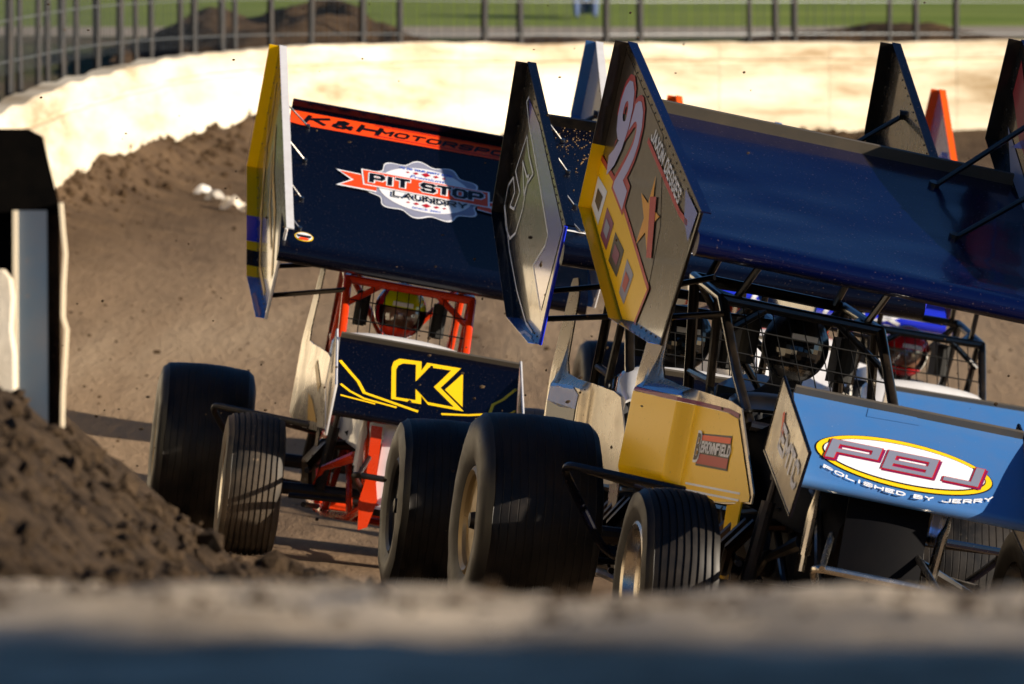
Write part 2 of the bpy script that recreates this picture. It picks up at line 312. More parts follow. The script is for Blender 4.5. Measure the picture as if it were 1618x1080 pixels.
# ------------------------------------------------------------------ the white concrete wall round the bend
m_wall = soil('whitewashed_concrete', (.30, .22, .125), (.78, .70, .55), 1.5, (.45, .3, 2.4), bump=.4, bdist=.02, rough=.85, c3=(.80, .73, .58))
m_cap = soil('worn_concrete_top', (.66, .60, .50), (.82, .80, .75), 2.5, bump=.5, bdist=.03, rough=.85)
wall = empty('track_wall', Matrix.Translation((path[60].x, path[60].y, path[60].z-WH)))
def strip(name, prof, m, i0, i1, jit=0):
    b = MB(); rows = []
    for i in range(i0, i1):
        p = path[i]; d = (path[min(i+1, len(path)-1)]-path[max(i-1, 0)]); d.z = 0; d.normalize(); nrm = Vector((d.y, -d.x, 0))   # towards the track
        j = jit*noise.noise((i*.37, 1, 1))
        rows.append([(p.x+nrm.x*a, p.y+nrm.y*a, p.z+h+(j if h > -.3 else 0)) for a, h in prof])
    b.sheet(rows); o = b.build(name, m, None, 30); o.parent = wall; o.matrix_parent_inverse = wall.matrix_world.inverted(); return o
n_ = len(path)
bpy.context.view_layer.update()
seg = 7; k = 4; gi = 0
while k < n_-1:       # cast panels, joined with a fine gap
    e = min(k+seg, n_-1); b = MB(); rows = []
    for i in range(k, e+1):
        p = path[i]; d = (path[min(i+1, n_-1)]-path[max(i-1, 0)]); d.z = 0; d.normalize(); nr = Vector((d.y, -d.x, 0))
        sh = d*(.003 if i == k else (-.003 if i == e else 0)); jz = .035*noise.noise((i*.45, .3, 1)); jo = 0
        rows.append([(p.x+nr.x*(a+jo)+sh.x, p.y+nr.y*(a+jo)+sh.y, p.z+h+(jz if h > -.19 else jz*.4)) for a, h in ((.12, -1.7), (.12, -.26), (.085, -.245), (.085, -.215), (.13, -.20), (.13, -.03), (.10, 0), (-.14, 0), (-.14, -1.7))])
    b.sheet(rows); o = b.build('wall_panel', m_wall, None, 30); o.parent = wall; o.matrix_parent_inverse = wall.matrix_world.inverted(); k = e; gi += 1
tag(wall, 'long cream white concrete wall curving round the far side of the track', 'wall')

# catch fence
m_post = mat('galvanised_post', '#2c2d2f', .6, .3, dust=.15); m_wire = mat('fence_wire', '#6f7478', .5, .6)
fence = empty('catch_fence', Matrix.Translation((path[70].x, path[70].y+1, path[70].z))); bpy.context.view_layer.update()
def fence_line(off):
    out = []
    for i in range(20, n_):
        p = path[i]; d = (path[min(i+1, n_-1)]-path[max(i-1, 0)]); d.z = 0; d.normalize(); nr = Vector((d.y, -d.x, 0)); out.append(p-nr*off)
    return out
FL = fence_line(.8)
def at_px(px):      # point on the fence line seen in that column
    best = None
    for a, b_ in zip(FL[:-1], FL[1:]):
        fa = a.x/a.y*12200+809-px; fb = b_.x/b_.y*12200+809-px
        if fa*fb <= 0 and abs(fa-fb) > 1e-9: best = a.lerp(b_, fa/(fa-fb))
    return best
posts = []
for px in (-30, -8, 14, 33, 60, 75, 100, 120, 155, 190, 216, 240, 285, 305, 352, 372, 427, 490, 572, 632, 763, 823, 956, 1012, 1185, 1226, 1256, 1404, 1448, 1510, 1640):
    p = at_px(px)
    if p is None: continue
    ln = random.uniform(-.05, .05); b = MB(); b.tube([(p.x, p.y, p.z-1), (p.x+ln, p.y, p.z+3.6)], .040 if px % 3 else .030, 8)
    o = b.build('post', m_post, None); o.parent = fence; o.matrix_parent_inverse = fence.matrix_world.inverted()
b = MB()
for h in (.12, .5, .9, 1.3, 1.7, 2.1):
    b.tube([(p.x, p.y, p.z+h) for p in FL[::4]], .007, 4)
o = b.build('cable', m_wire, None); o.parent = fence; o.matrix_parent_inverse = fence.matrix_world.inverted()
b = MB(); acc = 0
for a, c in zip(FL[:-1], FL[1:]):
    L = (c-a).length; t = 0
    while t < L:
        q = a.lerp(c, t/L); b.tube([(q.x, q.y, q.z), (q.x, q.y, q.z+2.6)], .0045, 3, caps=False); t += .16
    if c.y > 92: break
o = b.build('wire_mesh', m_wire, None); o['kind'] = 'stuff'; o.parent = fence; o.matrix_parent_inverse = fence.matrix_world.inverted()
tag(fence, 'tall wire catch fence on grey posts above the far wall', 'fence')

# ------------------------------------------------------------------ near berm, dirt pile, end of the near wall
_px = [-9, -2.6, -1.25, -1.08, -.89, -.74, -.32, -.1, .3, 1, 9]; _pz = [1.4, 1.2, 1.0, .86, .69, .575, .49, .42, .38, .34, .26]
def fore(x, y):
    z = .846+.030*noise.noise((x*2.1, y*.9, 1.4))+.014*fbm(x*5, y*3, 2)
    if y > 8.8: z -= (.0335-.006*sst((-.2-x)/.5))*(y-8.8)
    if y > 11:
        hz = float(np.interp(x, _px, _pz)); hy = sst((y-11)/6.5) if y < 18.8 else 1.
        z = z*(1-hy)+hz*hy
        z += (.035*fbm(x*3.5, y*1.8, 6)+.030*noise.noise((x*11, y*6, 3))-.02)*sst((y-11.5)/3)
    if y > 20.5: z = z*(1-sst((y-20.5)/3.6))+(ground(x, y)-.03)*sst((y-20.5)/3.6)
    return z
m_clod = soil('dark_clod_dirt', (.013, .008, .005), (.15, .10, .06), 11, bump=1., bdist=.04)
o = terrain('berm', [float(q) for q in np.concatenate([np.linspace(-14, -2.6, 14)[:-1], np.linspace(-2.6, 2.6, 190), np.linspace(2.6, 14, 14)[1:]])], [float(q) for q in np.concatenate([np.linspace(-14, 4, 14)[:-1], np.linspace(4, 25, 250)])], fore, [m_fore, m_clod])
o.data.polygons.foreach_set('material_index', [1 if p.center.y > 12.5+.8*noise.noise((p.center.x*3, p.center.y, 1)) else 0 for p in o.data.polygons])
b = MB(); ico = bmesh.new(); bmesh.ops.create_icosphere(ico, subdivisions=1, radius=1); IV = [v.co.copy() for v in ico.verts]; IF = [tuple(v.index for v in f.verts) for f in ico.faces]; ico.free()
def clod(b, x, y, z, r, mi=0):
    sx, sy, sz = (random.uniform(.7, 1.3) for _ in range(3)); a = random.random()*6
    b.add([(x+r*sx*(1+.5*noise.noise(v*2.1+Vector((a, x*9, y))))*v.x, y+r*sy*(1+.5*noise.noise(v*2.1+Vector((a, x*9, y))))*v.y, z+r*sz*.8*(1+.5*noise.noise(v*2.1+Vector((a, x*9, y))))*v.z) for v in IV], IF, mi)
for i in range(5200):
    y = random.uniform(12.5, 20.5); x = random.uniform(-1.7, 1.4)
    r = min(.045, .006+random.expovariate(1/.009)); clod(b, x, y, fore(x, y)+r*.2, r)
for i in range(900):
    y = random.uniform(8.0, 13); x = random.uniform(-.9, .9); r = min(.018, .003+random.expovariate(1/.003)); clod(b, x, y, fore(x, y)+r*.2, r)
o = b.build('dirt_clods', m_clod, None, 0); tag(o, 'dark broken dirt clods lying over the heap and berm', 'dirt clods', kind='stuff')
b = MB()
for i in range(2400):
    x = random.uniform(-4.4, 5); yw = float(np.interp(x, _wx, _wy)); y = yw-abs(random.gauss(0, 2.6))-.2; r = .012+random.expovariate(1/.014)
    r = min(r, .055)
    if berm(x, y) > .08: clod(b, x, y, fz_track(x, y)+r*.2, r)
for i in range(1100):
    y = random.uniform(39, 78); x = random.uniform(-.075*y, .075*y)
    if y < float(np.interp(x, _wx, _wy))-1: r = min(.026, .003+random.expovariate(1/.005)); clod(b, x, y, fz_track(x, y)+r*.2, r)
o = b.build('loose_dirt', m_loose, None, 0); tag(o, 'loose brown dirt lumps along the foot of the far wall', 'dirt', kind='stuff')

# end of the near wall, seen end-on at the left edge
we = empty('wall_end', Matrix.Translation((-1.27, 19.7, .6))); bpy.context.view_layer.update()
m_dark = mat('wall_end_shade_black', '#030303', .85, dust=.02, spec=.05); m_steel = mat('grey_steel_plate', '#4f6074', .5, .6, dust=.3, dscale=5); m_brown = mat('shaded_brown_steel', '#1c110b', .85, 0, dust=.2, spec=.1)  # wall end's shade and the plate's sky blue put into these colours
m_edge = mat('painted_edge_glint', '#e8d9bd', .6); m_conc2 = soil('near_concrete', (.60, .52, .40), (.78, .70, .58), 5, bump=.5, bdist=.01)  # pale edge colour stands for light caught on thin edges
def wpart(name, b, m):
    o = b.build(name, m, None, 30); o.parent = we; o.matrix_parent_inverse = we.matrix_world.inverted(); return o
y0 = 19.6; sx_ = y0/12200
def W(px, py, y=y0): return ((px-809)*y/12200, y, CAM_H-(py-540)*y/12200)
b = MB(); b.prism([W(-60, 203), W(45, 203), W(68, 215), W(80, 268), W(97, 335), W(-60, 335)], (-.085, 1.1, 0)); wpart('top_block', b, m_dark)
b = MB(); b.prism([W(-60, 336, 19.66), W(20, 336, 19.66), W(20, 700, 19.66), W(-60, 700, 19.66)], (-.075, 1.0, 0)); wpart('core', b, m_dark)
b = MB(); b.prism([W(21, 332, 19.58), W(74, 332, 19.58), W(76, 700, 19.58), W(22, 700, 19.58)], (0, .03, 0)); wpart('steel_plate', b, m_steel)
b = MB(); b.prism([W(20, 332, 19.55), W(27, 332, 19.55), W(28, 690, 19.55), W(21, 690, 19.55)], (0, .03, 0)); wpart('plate_edge', b, m_edge)
b = MB(); b.prism([W(74, 338, 19.62), W(95, 338, 19.62), W(97, 720, 19.62), W(76, 720, 19.62)], (-.075, .9, 0)); wpart('side_channel', b, m_brown)
b = MB(); pts = [(96, 320), (99, 360), (103, 400), (100, 450), (99, 500), (105, 520), (103, 560), (99, 620), (98, 680), (98, 720)]
b.prism([W(x-3, y, 19.57) for x, y in pts]+[W(x+2, y, 19.57) for x, y in pts[::-1]], (0, .05, 0)); wpart('bent_edge', b, m_edge)
b = MB(); pts = [(-40, 425), (2, 425), (14, 440), (18, 470), (15, 520), (20, 560), (21, 640), (21, 690), (-40, 690)]
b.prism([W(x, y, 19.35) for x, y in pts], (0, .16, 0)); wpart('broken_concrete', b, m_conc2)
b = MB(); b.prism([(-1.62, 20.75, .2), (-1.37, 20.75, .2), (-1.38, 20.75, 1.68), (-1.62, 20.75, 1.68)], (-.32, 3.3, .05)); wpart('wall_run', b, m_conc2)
tag(we, 'dark butt end of the near wall with a grey steel plate, at left edge', 'wall')

# unseen plank screen added behind the camera to shade the near ground
m_board = soil('shade_screen_boards', (.16, .12, .09), (.26, .21, .16), 3, (4, 1, .3), bump=.4)
bw_ = empty('shade_screen', Matrix.Translation((24, -3.4, .5))); bpy.context.view_layer.update()
for i in range(34):
    b = MB(); b.box((13.5+i*.62, -3.4+.012*(i % 2), 4.6+.55*noise.noise((i*.31, 2.4, .7))+random.uniform(-.1, .1)), (.6, .05, 8.4)); o = b.build('plank', m_board, None, 0); o.parent = bw_; o.matrix_parent_inverse = bw_.matrix_world.inverted()
tag(bw_, 'unseen tall plank screen added behind the camera to shade the near ground', 'wall')

# seated spectator on the grass beyond the road
sp = empty('person', Matrix.Translation((1.05, 110.6, 5.78))); me = bpy.data.meshes.new('body')
V = [(0, 0, .12), (0, .05, .34), (0, .04, .55), (0, .0, .66), (0, -.02, .80), (.17, .02, .56), (.24, -.14, .36), (.12, -.34, .40), (-.17, .02, .56), (-.25, -.12, .36), (-.12, -.34, .38), (.1, -.1, .12), (.14, -.42, .36), (.13, -.62, .02), (.13, -.74, .02), (-.1, -.1, .12), (-.14, -.40, .38), (-.13, -.62, .02), (-.13, -.74, .02)]
me.from_pydata(V, [(0, 1), (1, 2), (2, 3), (3, 4), (2, 5), (5, 6), (6, 7), (2, 8), (8, 9), (9, 10), (0, 11), (11, 12), (12, 13), (13, 14), (0, 15), (15, 16), (16, 17), (17, 18)], [])
bo = bpy.data.objects.new('body', me); col.objects.link(bo); bo.parent = sp; sk = bo.modifiers.new('skin', 'SKIN'); bo.modifiers.new('sub', 'SUBSURF').levels = 2; sk.use_smooth_shade = True
for q, r_ in zip(me.skin_vertices[0].data, [.15, .15, .15, .05, .095, .07, .045, .04, .07, .045, .04, .09, .06, .045, .045, .09, .06, .045, .045]): q.radius = (r_, r_)
me.skin_vertices[0].data[0].use_root = True; me.materials.append(mat('spectator_clothes', '#5b6f96', .8))
b = MB(); rows_ = []
for i in range(7): rows_.append([(.175*math.cos(t)*(1-.1*(i/6)), .03+.15*math.sin(t), .16+.46*i/6) for t in (2*math.pi*j/16 for j in range(17))])
b.sheet(rows_); b.build('shirt', mat('pale_blue_shirt', '#5f93d6', .8), sp, 60)
b = MB(); b.lathe([(-.10, .001), (-.08, .06), (0, .1), (.08, .06), (.1, .001)], (0, -.02, .84), 16); b.build('head', mat('spectator_skin', '#b07a5c', .6), sp, 60)
tag(sp, 'blurred spectator in pale blue shirt seated on the grass behind the fence', 'person')

# rubbish on the dirt bank
def rag(name, px, py, D, sc_, label, cl):
    x = (px-809)*D/12200; b = MB(); rows = []
    for i in range(8):
        rows.append([(x+(j-3.5)*.03*sc_+.01*noise.noise((i, j, px)), D+(i-3.5)*.03*sc_, fz_track(x, D)+.03+.10*sc_*max(0, 1-((i-3.5)**2+(j-3.5)**2)/16)+.05*sc_*noise.noise((i*.8, j*.8, px*.1))) for j in range(8)])
    b.sheet(rows); tag(b.build(name, mat(cl, cl, .5), None, 60), label, 'rubbish', 'litter on the dirt bank')
rag('plastic_scrap', 321, 263, 72.0, .8, 'brightest white plastic scrap on the dirt bank below the wall', '#f4f1ea')
rag('plastic_scrap', 340, 273, 71.5, .9, 'dull grey plastic scrap right beside the bright white one', '#b8b0a4')
rag('paper_scrap', 368, 285, 70.8, 1.1, 'crumpled cream paper scrap lowest on the dirt bank', '#e4d6c0')

# ------------------------------------------------------------------ sprint cars
DC = (.20, .135, .08)
def paint(name, c, dust=.25, rough=.16, coat=.9, **k): return mat(name, c, rough, 0, coat, dust, DC, **k)
P_navy = paint('gloss_navy_paint', '#020412', .004, .25, .12, speck=.22, spec=.3, dscale=14); P_blue = paint('gloss_blue_vinyl', '#010830', .002, .2, .3, speck=.28, spec=.35, dscale=12, bump=.12, bscale=5); P_black = paint('gloss_black_paint', '#050506', .1, .3, .6)
P_white = paint('white_paint', '#d9dade', .22); P_yellow = paint('yellow_paint', '#ffca00', .015, .3, .1, speck=.3, spec=.3); P_orange = paint('orange_paint', '#c83408', .1, .25, .5); P_red = paint('red_paint', '#a3141c', .1)
P_sky = paint('pale_blue_paint', '#3a6dab', .14, .2, .8); P_royal = paint('royal_blue_paint', '#1a2fd0', .05); P_chrome = mat('polished_aluminium', '#c9c4ba', .2, 1., 0, .3, DC)
P_tan = mat('brushed_alloy_panel', '#b8ae9d', .22, .85, .3, .35, DC, dscale=5); P_graph = paint('graphite_vinyl', '#16130f', .25, .2, .7); P_bright = paint('bright_blue_paint', '#1668d8', .1)
P_gold = mat('gold_wheel_cover', '#a08a62', .35, .6, 0, .45, DC); P_gun = mat('gunmetal', '#1a1b1f', .4, .6, 0, .2, DC); P_lip = mat('raw_aluminium_lip', '#6d675c', .45, .6, 0, .3, DC)
P_tyre = mat('race_tyre_rubber', '#060608', .42, 0, 0, .30, (.06, .043, .03), dscale=7, spec=.3); P_tyre2 = mat('dusty_sunlit_tyre', '#15130f', .6, 0, 0, .8, (.20, .145, .095), dscale=3)  # front tyre dust thickened to carry its sunlit tan as well
P_dull = mat('matt_black_panel', '#020308', .6, 0, 0, .01, DC, spec=.08); P_seat = mat('black_seat_foam', '#0a0a0a', .75); P_suit = mat('driver_suit', '#16181e', .8); P_skin = mat('skin', '#b9805f', .55)
P_visor = bpy.data.materials.new('clear_visor'); P_visor.use_nodes = True
_t = P_visor.node_tree; _t.nodes.clear(); _o = _t.nodes.new('ShaderNodeOutputMaterial'); _m = _t.nodes.new('ShaderNodeMixShader'); _a = _t.nodes.new('ShaderNodeBsdfTransparent'); _g = _t.nodes.new('ShaderNodeBsdfGlossy')
_a.inputs[0].default_value = (.62, .66, .70, 1); _g.inputs['Roughness'].default_value = .06; _m.inputs[0].default_value = .16; _t.links.new(_a.outputs[0], _m.inputs[1]); _t.links.new(_g.outputs[0], _m.inputs[2]); _t.links.new(_m.outputs[0], _o.inputs[0])
def _unused(): pass
P_visor2 = P_visor; P_smoke = mat('smoke_visor', '#15171b', .06, .0, 1.); P_wirem = mat('black_wire', '#060606', .5, .3)
I_wht = mat('white_ink', '#e9ecf2', .42, 0, .12, .06, DC); I_blk = mat('black_ink', '#03040a', .42, 0, .12); I_yel = mat('yellow_ink', '#f2c500', .42, 0, .12, .06, DC); I_org = mat('orange_ink', '#f4480a', .42, 0, .12, .05, DC)
I_red = mat('red_ink', '#b3121f', .42, 0, .12); I_gry = mat('grey_ink', '#8b8fa6', .42, 0, .12); I_blu = mat('blue_ink', '#1b56c8', .42, 0, .12); I_pur = mat('plum_ink', '#7a1450', .42, 0, .12); I_slv = mat('silver_ink', '#9aa0b4', .3, .4, .6)
I_lav = mat('lavender_ink', '#b4b2d8', .42, 0, .12); I_brn = mat('brown_ink', '#2b221c', .3, 0, .8, .2, DC); I_gld = mat('dull_gold_ink', '#a8801c', .42, 0, .12, .1, DC); I_amb = mat('amber_ink', '#e39a10', .42, 0, .12)

def foil_c(a): return -.045+.05*(a+.76)-.03*(1-(a/.76)**2)
def fwing_c(a): return .022*((.04-a)/.34)**2 if a < .04 else -.008*((a-.04)/.2)**2
def profile(fc, half, nose, n=18):
    top = [(-half+(2*half-nose)*i/n, 0) for i in range(n+1)]; top = [(a, fc(a)) for a, _ in top]
    a1, c1 = top[-1]; arc = [(a1+nose*math.sin(t), c1-nose+nose*math.cos(t)) for t in (math.pi*k/8 for k in range(1, 9))]
    bot = []
    for i in range(n, -1, -1):
        a, c = top[i]; th = .012+(2*nose-.012)*((a+half)/(2*half-nose))**.8; bot.append((a, c-th))
    return top+arc+bot[1:]
def helmet(parent, c, top, shell, chin, visor, yaw=0):
    cx, cy, cz = c; nu, nv = 36, 24
    def pt(u, v, k=1.):
        az = 2*math.pi*u/nu; el = -math.pi/2+math.pi*v/nv
        x = math.sin(az)*math.cos(el); y = -math.cos(az)*math.cos(el); z = math.sin(el)
        f = 1+.10*max(0, -y)*max(0, -z+.1)*2
        q = Vector((.126*x, .152*y*f, .142*z if z > 0 else .135*z))*k
        ca, sa = math.cos(yaw), math.sin(yaw); return (cx+q.x*ca-q.y*sa, cy+q.x*sa+q.y*ca, cz+q.z)
    sh = MB(parent['_T'] if False else None); vz = MB(); ch = MB()
    def isv(u, v): 
        az = (u+.5)/nu*360; az = az-360 if az > 180 else az; el = -90+180*(v+.5)/nv
        return abs(az) < 72 and -36 < el < 9
    for u in range(nu):
        for v in range(2, nv):
            q = [pt(u, v), pt(u+1, v), pt(u+1, v+1), pt(u, v+1)]
            az = (u+.5)/nu*360; az = az-360 if az > 180 else az; el = -90+180*(v+.5)/nv
            if isv(u, v): vz.add([pt(u, v, .985), pt(u+1, v, .985), pt(u+1, v+1, .985), pt(u, v+1, .985)], [(0, 1, 2, 3)])
            else: sh.add(q, [(0, 1, 2, 3)], 0 if el > 9 and -62 < az < 140 else (2 if el < -36 and abs(az) < 95 else 1))
    return sh, vz

def make_car(S):
    X, D = S['X'], S['D']; z0 = ground(X, D); e = .3
    bank = math.atan(-(ground(X+e, D)-ground(X-e, D))/(2*e)); pit = math.atan((ground(X, D+1.08)-ground(X, D-1.08))/2.16)
    M = Matrix.Translation((X, D, z0)) @ Matrix.Rotation(bank, 4, 'Y') @ Matrix.Rotation(pit, 4, 'X') @ Matrix.Rotation(R(S['yaw']), 4, 'Z')
    car = empty('sprint_car', M); tag(car, S['label'], 'race car', 'winged sprint cars coming round the bend')
    RS = Matrix.Rotation(R(S['roll']), 3, 'Y'); P = R(S['P']); yc, zc = .144, 1.772+S.get('wz', 0); dx = S.get('dx', -.08)
    fv = Vector((0, -math.cos(P), -math.sin(P))); nv = Vector((0, -math.sin(P), math.cos(P))); cen = Vector((0, yc, zc)); lv = Vector((1, 0, 0))
    SP = lambda p: RS @ Vector(p)
    cdx = S.get('cdx', 0.); CG = lambda p: SP((p[0]+cdx*max(0, p[2]-.9)/.43, p[1], p[2]))
    WG = lambda a, l, c: RS @ (cen+fv*a+lv*l+nv*c)
    def mb(): return MB(SP)
    m = S['m']
    # ---- top wing
    pr = profile(foil_c, .745, .044); b = MB(); nl = 44 if S.get('crinkle') else 14; ls = [-.752+1.504*i/nl for i in range(nl+1)]
    b.sheet([[WG(a, l, c+S.get('crinkle', 0)*noise.noise((l*3.1+a*1.5, a*5, 1.3))*(1-abs(a/.76)**4)) for a, c in pr+[pr[0]]] for l in ls]); 
    n = len(pr)+1; b.f.append(tuple(range(n-1))); b.f.append(tuple(nl*n+k for k in range(n-2, -1, -1))); b.m += [0, 0]
    foil = b.build('top_wing', m['foil'], car, 40)
    b = MB(); lc = foil_c(-.745); b.prism([WG(-.743, -.75, lc-.006), WG(-.76, -.75, lc-.006), WG(-.76, -.75, lc+.045), WG(-.743, -.75, lc+.045)], WG(0, .75, 0)-WG(0, -.75, 0)); b.build('trailing_lip', m.get('wicker', P_lip), foil, 0)
    vo = S.get('voff', 0); fmap = lambda u, v, off: WG(-min(v+vo, .74), u, foil_c(-v-vo)+off)
    tau, kap, lo = S['board']
    def board(side):
        poly = [(-1.13, .07), (-1.08, -.61), (-.15, -.69), (.55, -.49), (.66, .09)] if side < 0 else [(-1.13, .41), (-1.10, .0), (-.15, -.14), (.56, -.10), (.66, S.get('lsb', .40))]
        L = (lambda a, c: -.765+lo+tau*a+kap*c) if side < 0 else (lambda a, c: .765+S.get('lol', 0)+tau*a+kap*c)
        pt = lambda a, c, dl=0.: WG(a, L(a, c)+dl, c)
        b = MB(); b.prism([pt(a, c) for a, c in poly], RS @ Vector((.008, 0, 0))); bd = b.build('sideboard', m['board'] if side < 0 else m.get('board_l', m['board']), car, 0)
        lips = S['lips'] if side < 0 else S.get('lips_l', S['lips'])
        for i in range(4):         # rear, bottom, clipped corner, front
            a, c = poly[i], poly[i+1]; wd = .052 if i < 3 else .012
            if i == 3:
                b = MB(); b.tube([pt(*a), pt(*c)], .008, 6); b.build('edge_trim', m.get('trim', P_black), bd); continue
            sp = S.get('lipsplit', {}).get(i, []) if side < 0 else []; cuts = [0]+[q[0] for q in sp]+[1]; ms = [lips[i]]+[q[1] for q in sp]
            for t0, t1, mm in zip(cuts[:-1], cuts[1:], ms):
                p0 = [a[k]+(c[k]-a[k])*t0 for k in (0, 1)]; p1 = [a[k]+(c[k]-a[k])*t1 for k in (0, 1)]
                b = MB(); b.prism([pt(*p0, 0), pt(*p0, -wd), pt(*p1, -wd), pt(*p1, 0)], (fv*.004)); b.build('board_lip', mm, bd, 0)
        b = MB()
        for i in range(5):
            a, c = poly[i], poly[(i+1) % 5]; L_ = math.hypot(c[0]-a[0], c[1]-a[1]); cx_ = sum(p[0] for p in poly)/5; cy_ = sum(p[1] for p in poly)/5
            for k_ in range(1, int(L_/.09)):
                t = k_*.09/L_; u_ = a[0]+(c[0]-a[0])*t; v_ = a[1]+(c[1]-a[1])*t; u_ += (cx_-u_)*.03; v_ += (cy_-v_)*.05; q = pt(u_, v_)
                b.tube([q, q+RS @ Vector((-.003, 0, 0))], .004, 6)
        b.build('rivets', P_lip, bd)['kind'] = 'stuff'
        a, c = poly[0], poly[4]
        b = MB(); b.prism([pt(*a, -.002), pt(*a, .036), pt(*c, .036), pt(*c, -.002)], RS @ (nv*.006)); b.build('top_lip', lips[3], bd, 0)
        return bd, (lambda u, v, off: pt(u, v, -off)), pt
    bR, bmap, ptR = board(-1); bL, bmapL, ptL = board(1)
    # braces
    for a in (-.55, .02):
        b = MB(); q0 = WG(a, .33, foil_c(a)); q1 = ptL(a-.05, .30); b.tube([q0, q1], .011, 8); b.tube([q0+RS @ nv*-.004, q0+RS @ nv*.02], .022, 8); b.tube([q1-RS @ Vector((.02, 0, 0)), q1], .02, 8); b.build('wing_brace', m.get('brace', P_black), car)
    for a in (-.62, -.28, .12, .45) if S.get('stays', 1) else ():
        b = MB(); b.tube([ptR(a, .06, .01), WG(a+.04, -.66, foil_c(a)+.005)], .005, 6); q = WG(a+.04, -.66, foil_c(a)+.004); b.tube([q, q+RS @ nv*.012], .011, 6); b.build('board_stay', P_chrome, bR)
    for a, tz in ((.18, 1.40), (.45, 1.27)):
        b = MB(); b.tube([ptR(a, -.42, .008), CG((dx-.31, -.05-.2*(a > .3), tz))], .012, 8); b.build('wing_strut', m.get('brace', P_black), car)
    # ---- front wing
    F0 = Vector((0, -1.4, .87)); FP = R(32.6); ff = Vector((0, -math.cos(FP), -math.sin(FP))); fn = Vector((0, -math.sin(FP), math.cos(FP)))
    FW = lambda a, l, c: RS @ (F0+ff*a+lv*l+fn*c)
    fh = S.get('fwh', .3); pr = profile(fwing_c, fh, .026, 14); b = MB(); ls = [-.428+.856*i/10 for i in range(11)]
    b.sheet([[FW(a, l, c) for a, c in pr+[pr[0]]] for l in ls]); n = len(pr)+1; b.f.append(tuple(range(n-1))); b.f.append(tuple(10*n+k for k in range(n-2, -1, -1))); b.m += [0, 0]
    fw = b.build('front_wing', m['fwing'], car, 40)
    b = MB(); b.prism([FW(-fh+.002, -.426, .016), FW(-fh-.012, -.426, .016), FW(-fh-.012, -.426, .044), FW(-fh+.002, -.426, .044)], FW(0, .426, 0)-FW(0, -.426, 0)); b.build('trailing_lip', P_lip, fw, 0)
    fwmap = lambda u, v, off: FW(-v, u, fwing_c(-v)+off)
    epoly = [(-1.04, 1.07), (-1.74, .815), (-1.62, .585), (-.95, .80)]
    for s in (-1, 1):
        b = mb(); b.prism([(s*.437, y, z) for y, z in epoly], (s*.006, 0, 0)); ep = b.build('endplate', m['endp'], car, 0)
        b = mb(); b.tube([(s*.44, y, z) for y, z in epoly], .007, 6, closed=True); b.build('edge_trim', m.get('ep_trim', P_white), ep)
        if s < 0: eplate = ep
    epmap = lambda u, v, off: SP((-.444-off, u, v))
    # ---- frame, cage
    mf = m['frame']; r = .019
    b = mb()
    for s in (-1, 1):
        q = dx*.6
        b.tube([(q+s*.14, -1.52, .30), (q+s*.2, -1.3, .22), (q+s*.27, -.5, .2), (q+s*.27, .9, .22), (q+s*.2, 1.35, .36)], r)
        b.tube([(q+s*.16, -1.5, .33), (q+s*.18, -1.28, .66), (q+s*.26, -.55, .90)], r); b.tube([(q+s*.18, -1.28, .64), (q+s*.27, -.45, .56), (q+s*.28, .9, .56)], r)
        b.tube([(q+s*.28, .9, .56), (q+s*.2, 1.35, .36)], r)
        b.tube([(q+s*.2, -1.3, .22), (q+s*.24, -.8, .6), (q+s*.27, -.5, .2)], r*.8); b.tube([(q+s*.27, -.5, .2), (q+s*.28, -.1, .56), (q+s*.27, .3, .2), (q+s*.28, .9, .56)], r*.8)
    for y, z, h in ((-1.52, .30, .14), (-1.28, .66, .18), (-.5, .2, .27), (.3, .2, .27), (.9, .22, .27)): b.tube([(dx*.6-h, y, z), (dx*.6+h, y, z)], r)
    b.build('frame', mf, car)
    b = MB(CG); A = .305
    for s in (-1, 1):
        b.tube([(dx+s*.285, -.62, .88), (dx+s*.30, -.42, 1.06), (dx+s*A, -.18, 1.325), (dx+s*(A-.01), .42, 1.40)], .021, 10)
        b.tube([(dx+s*(A-.01), .42, 1.40), (dx+s*.29, .60, .95), (dx+s*.28, .85, .56)], .021, 10)
        b.tube([(dx+s*A, -.1, 1.33), (dx+s*.31, .05, 1.0), (dx+s*.30, -.1, .60)], .017, 8)
        b.tube([(dx+s*.31, .05, 1.02), (dx+s*.29, .55, 1.05)], .017, 8); b.tube([(dx+s*A, .15, 1.36), (dx+s*.20, -.16, 1.325)], .015, 8)
        b.tube([(dx+s*.29, .42, 1.40), (dx-s*.05, .60, .95)], .016, 8); b.tube([(dx+s*.30, -.16, 1.2), (dx+s*.14, -.185, 1.318)], .015, 8)
    for y, z, h in ((-.18, 1.325, A), (.42, 1.40, A-.01), (.60, .95, .29), (-.62, .88, .285)): b.tube([(dx-h, y, z), (dx+h, y, z)], .021, 10)
    b.build('roll_cage', m.get('cage', mf), car)
    for s in (-1, 1):
        for y0, z0_, a in ((-.14, 1.33, .42), (.40, 1.40, -.18)):
            b = MB(); b.tube([CG((dx+s*.25, y0, z0_)), WG(a, dx+s*.25, foil_c(a)-.06)], .014, 8); b.build('wing_post', mf, car)
    # ---- rock screen
    b = MB(CG); x0, x1 = dx-.285, dx+.285
    sc_pt = lambda u, v: (x0+(x1-x0)*u, -.44+.27*v-.01, 1.045+.27*v)
    for i in range(11): b.tube([sc_pt(i/10, 0), sc_pt(i/10, 1)], .0028, 5)
    for j in (0, .34, .68, 1): b.tube([sc_pt(0, j), sc_pt(1, j)], .0035, 5)
    b.build('rock_screen', P_wirem, car)
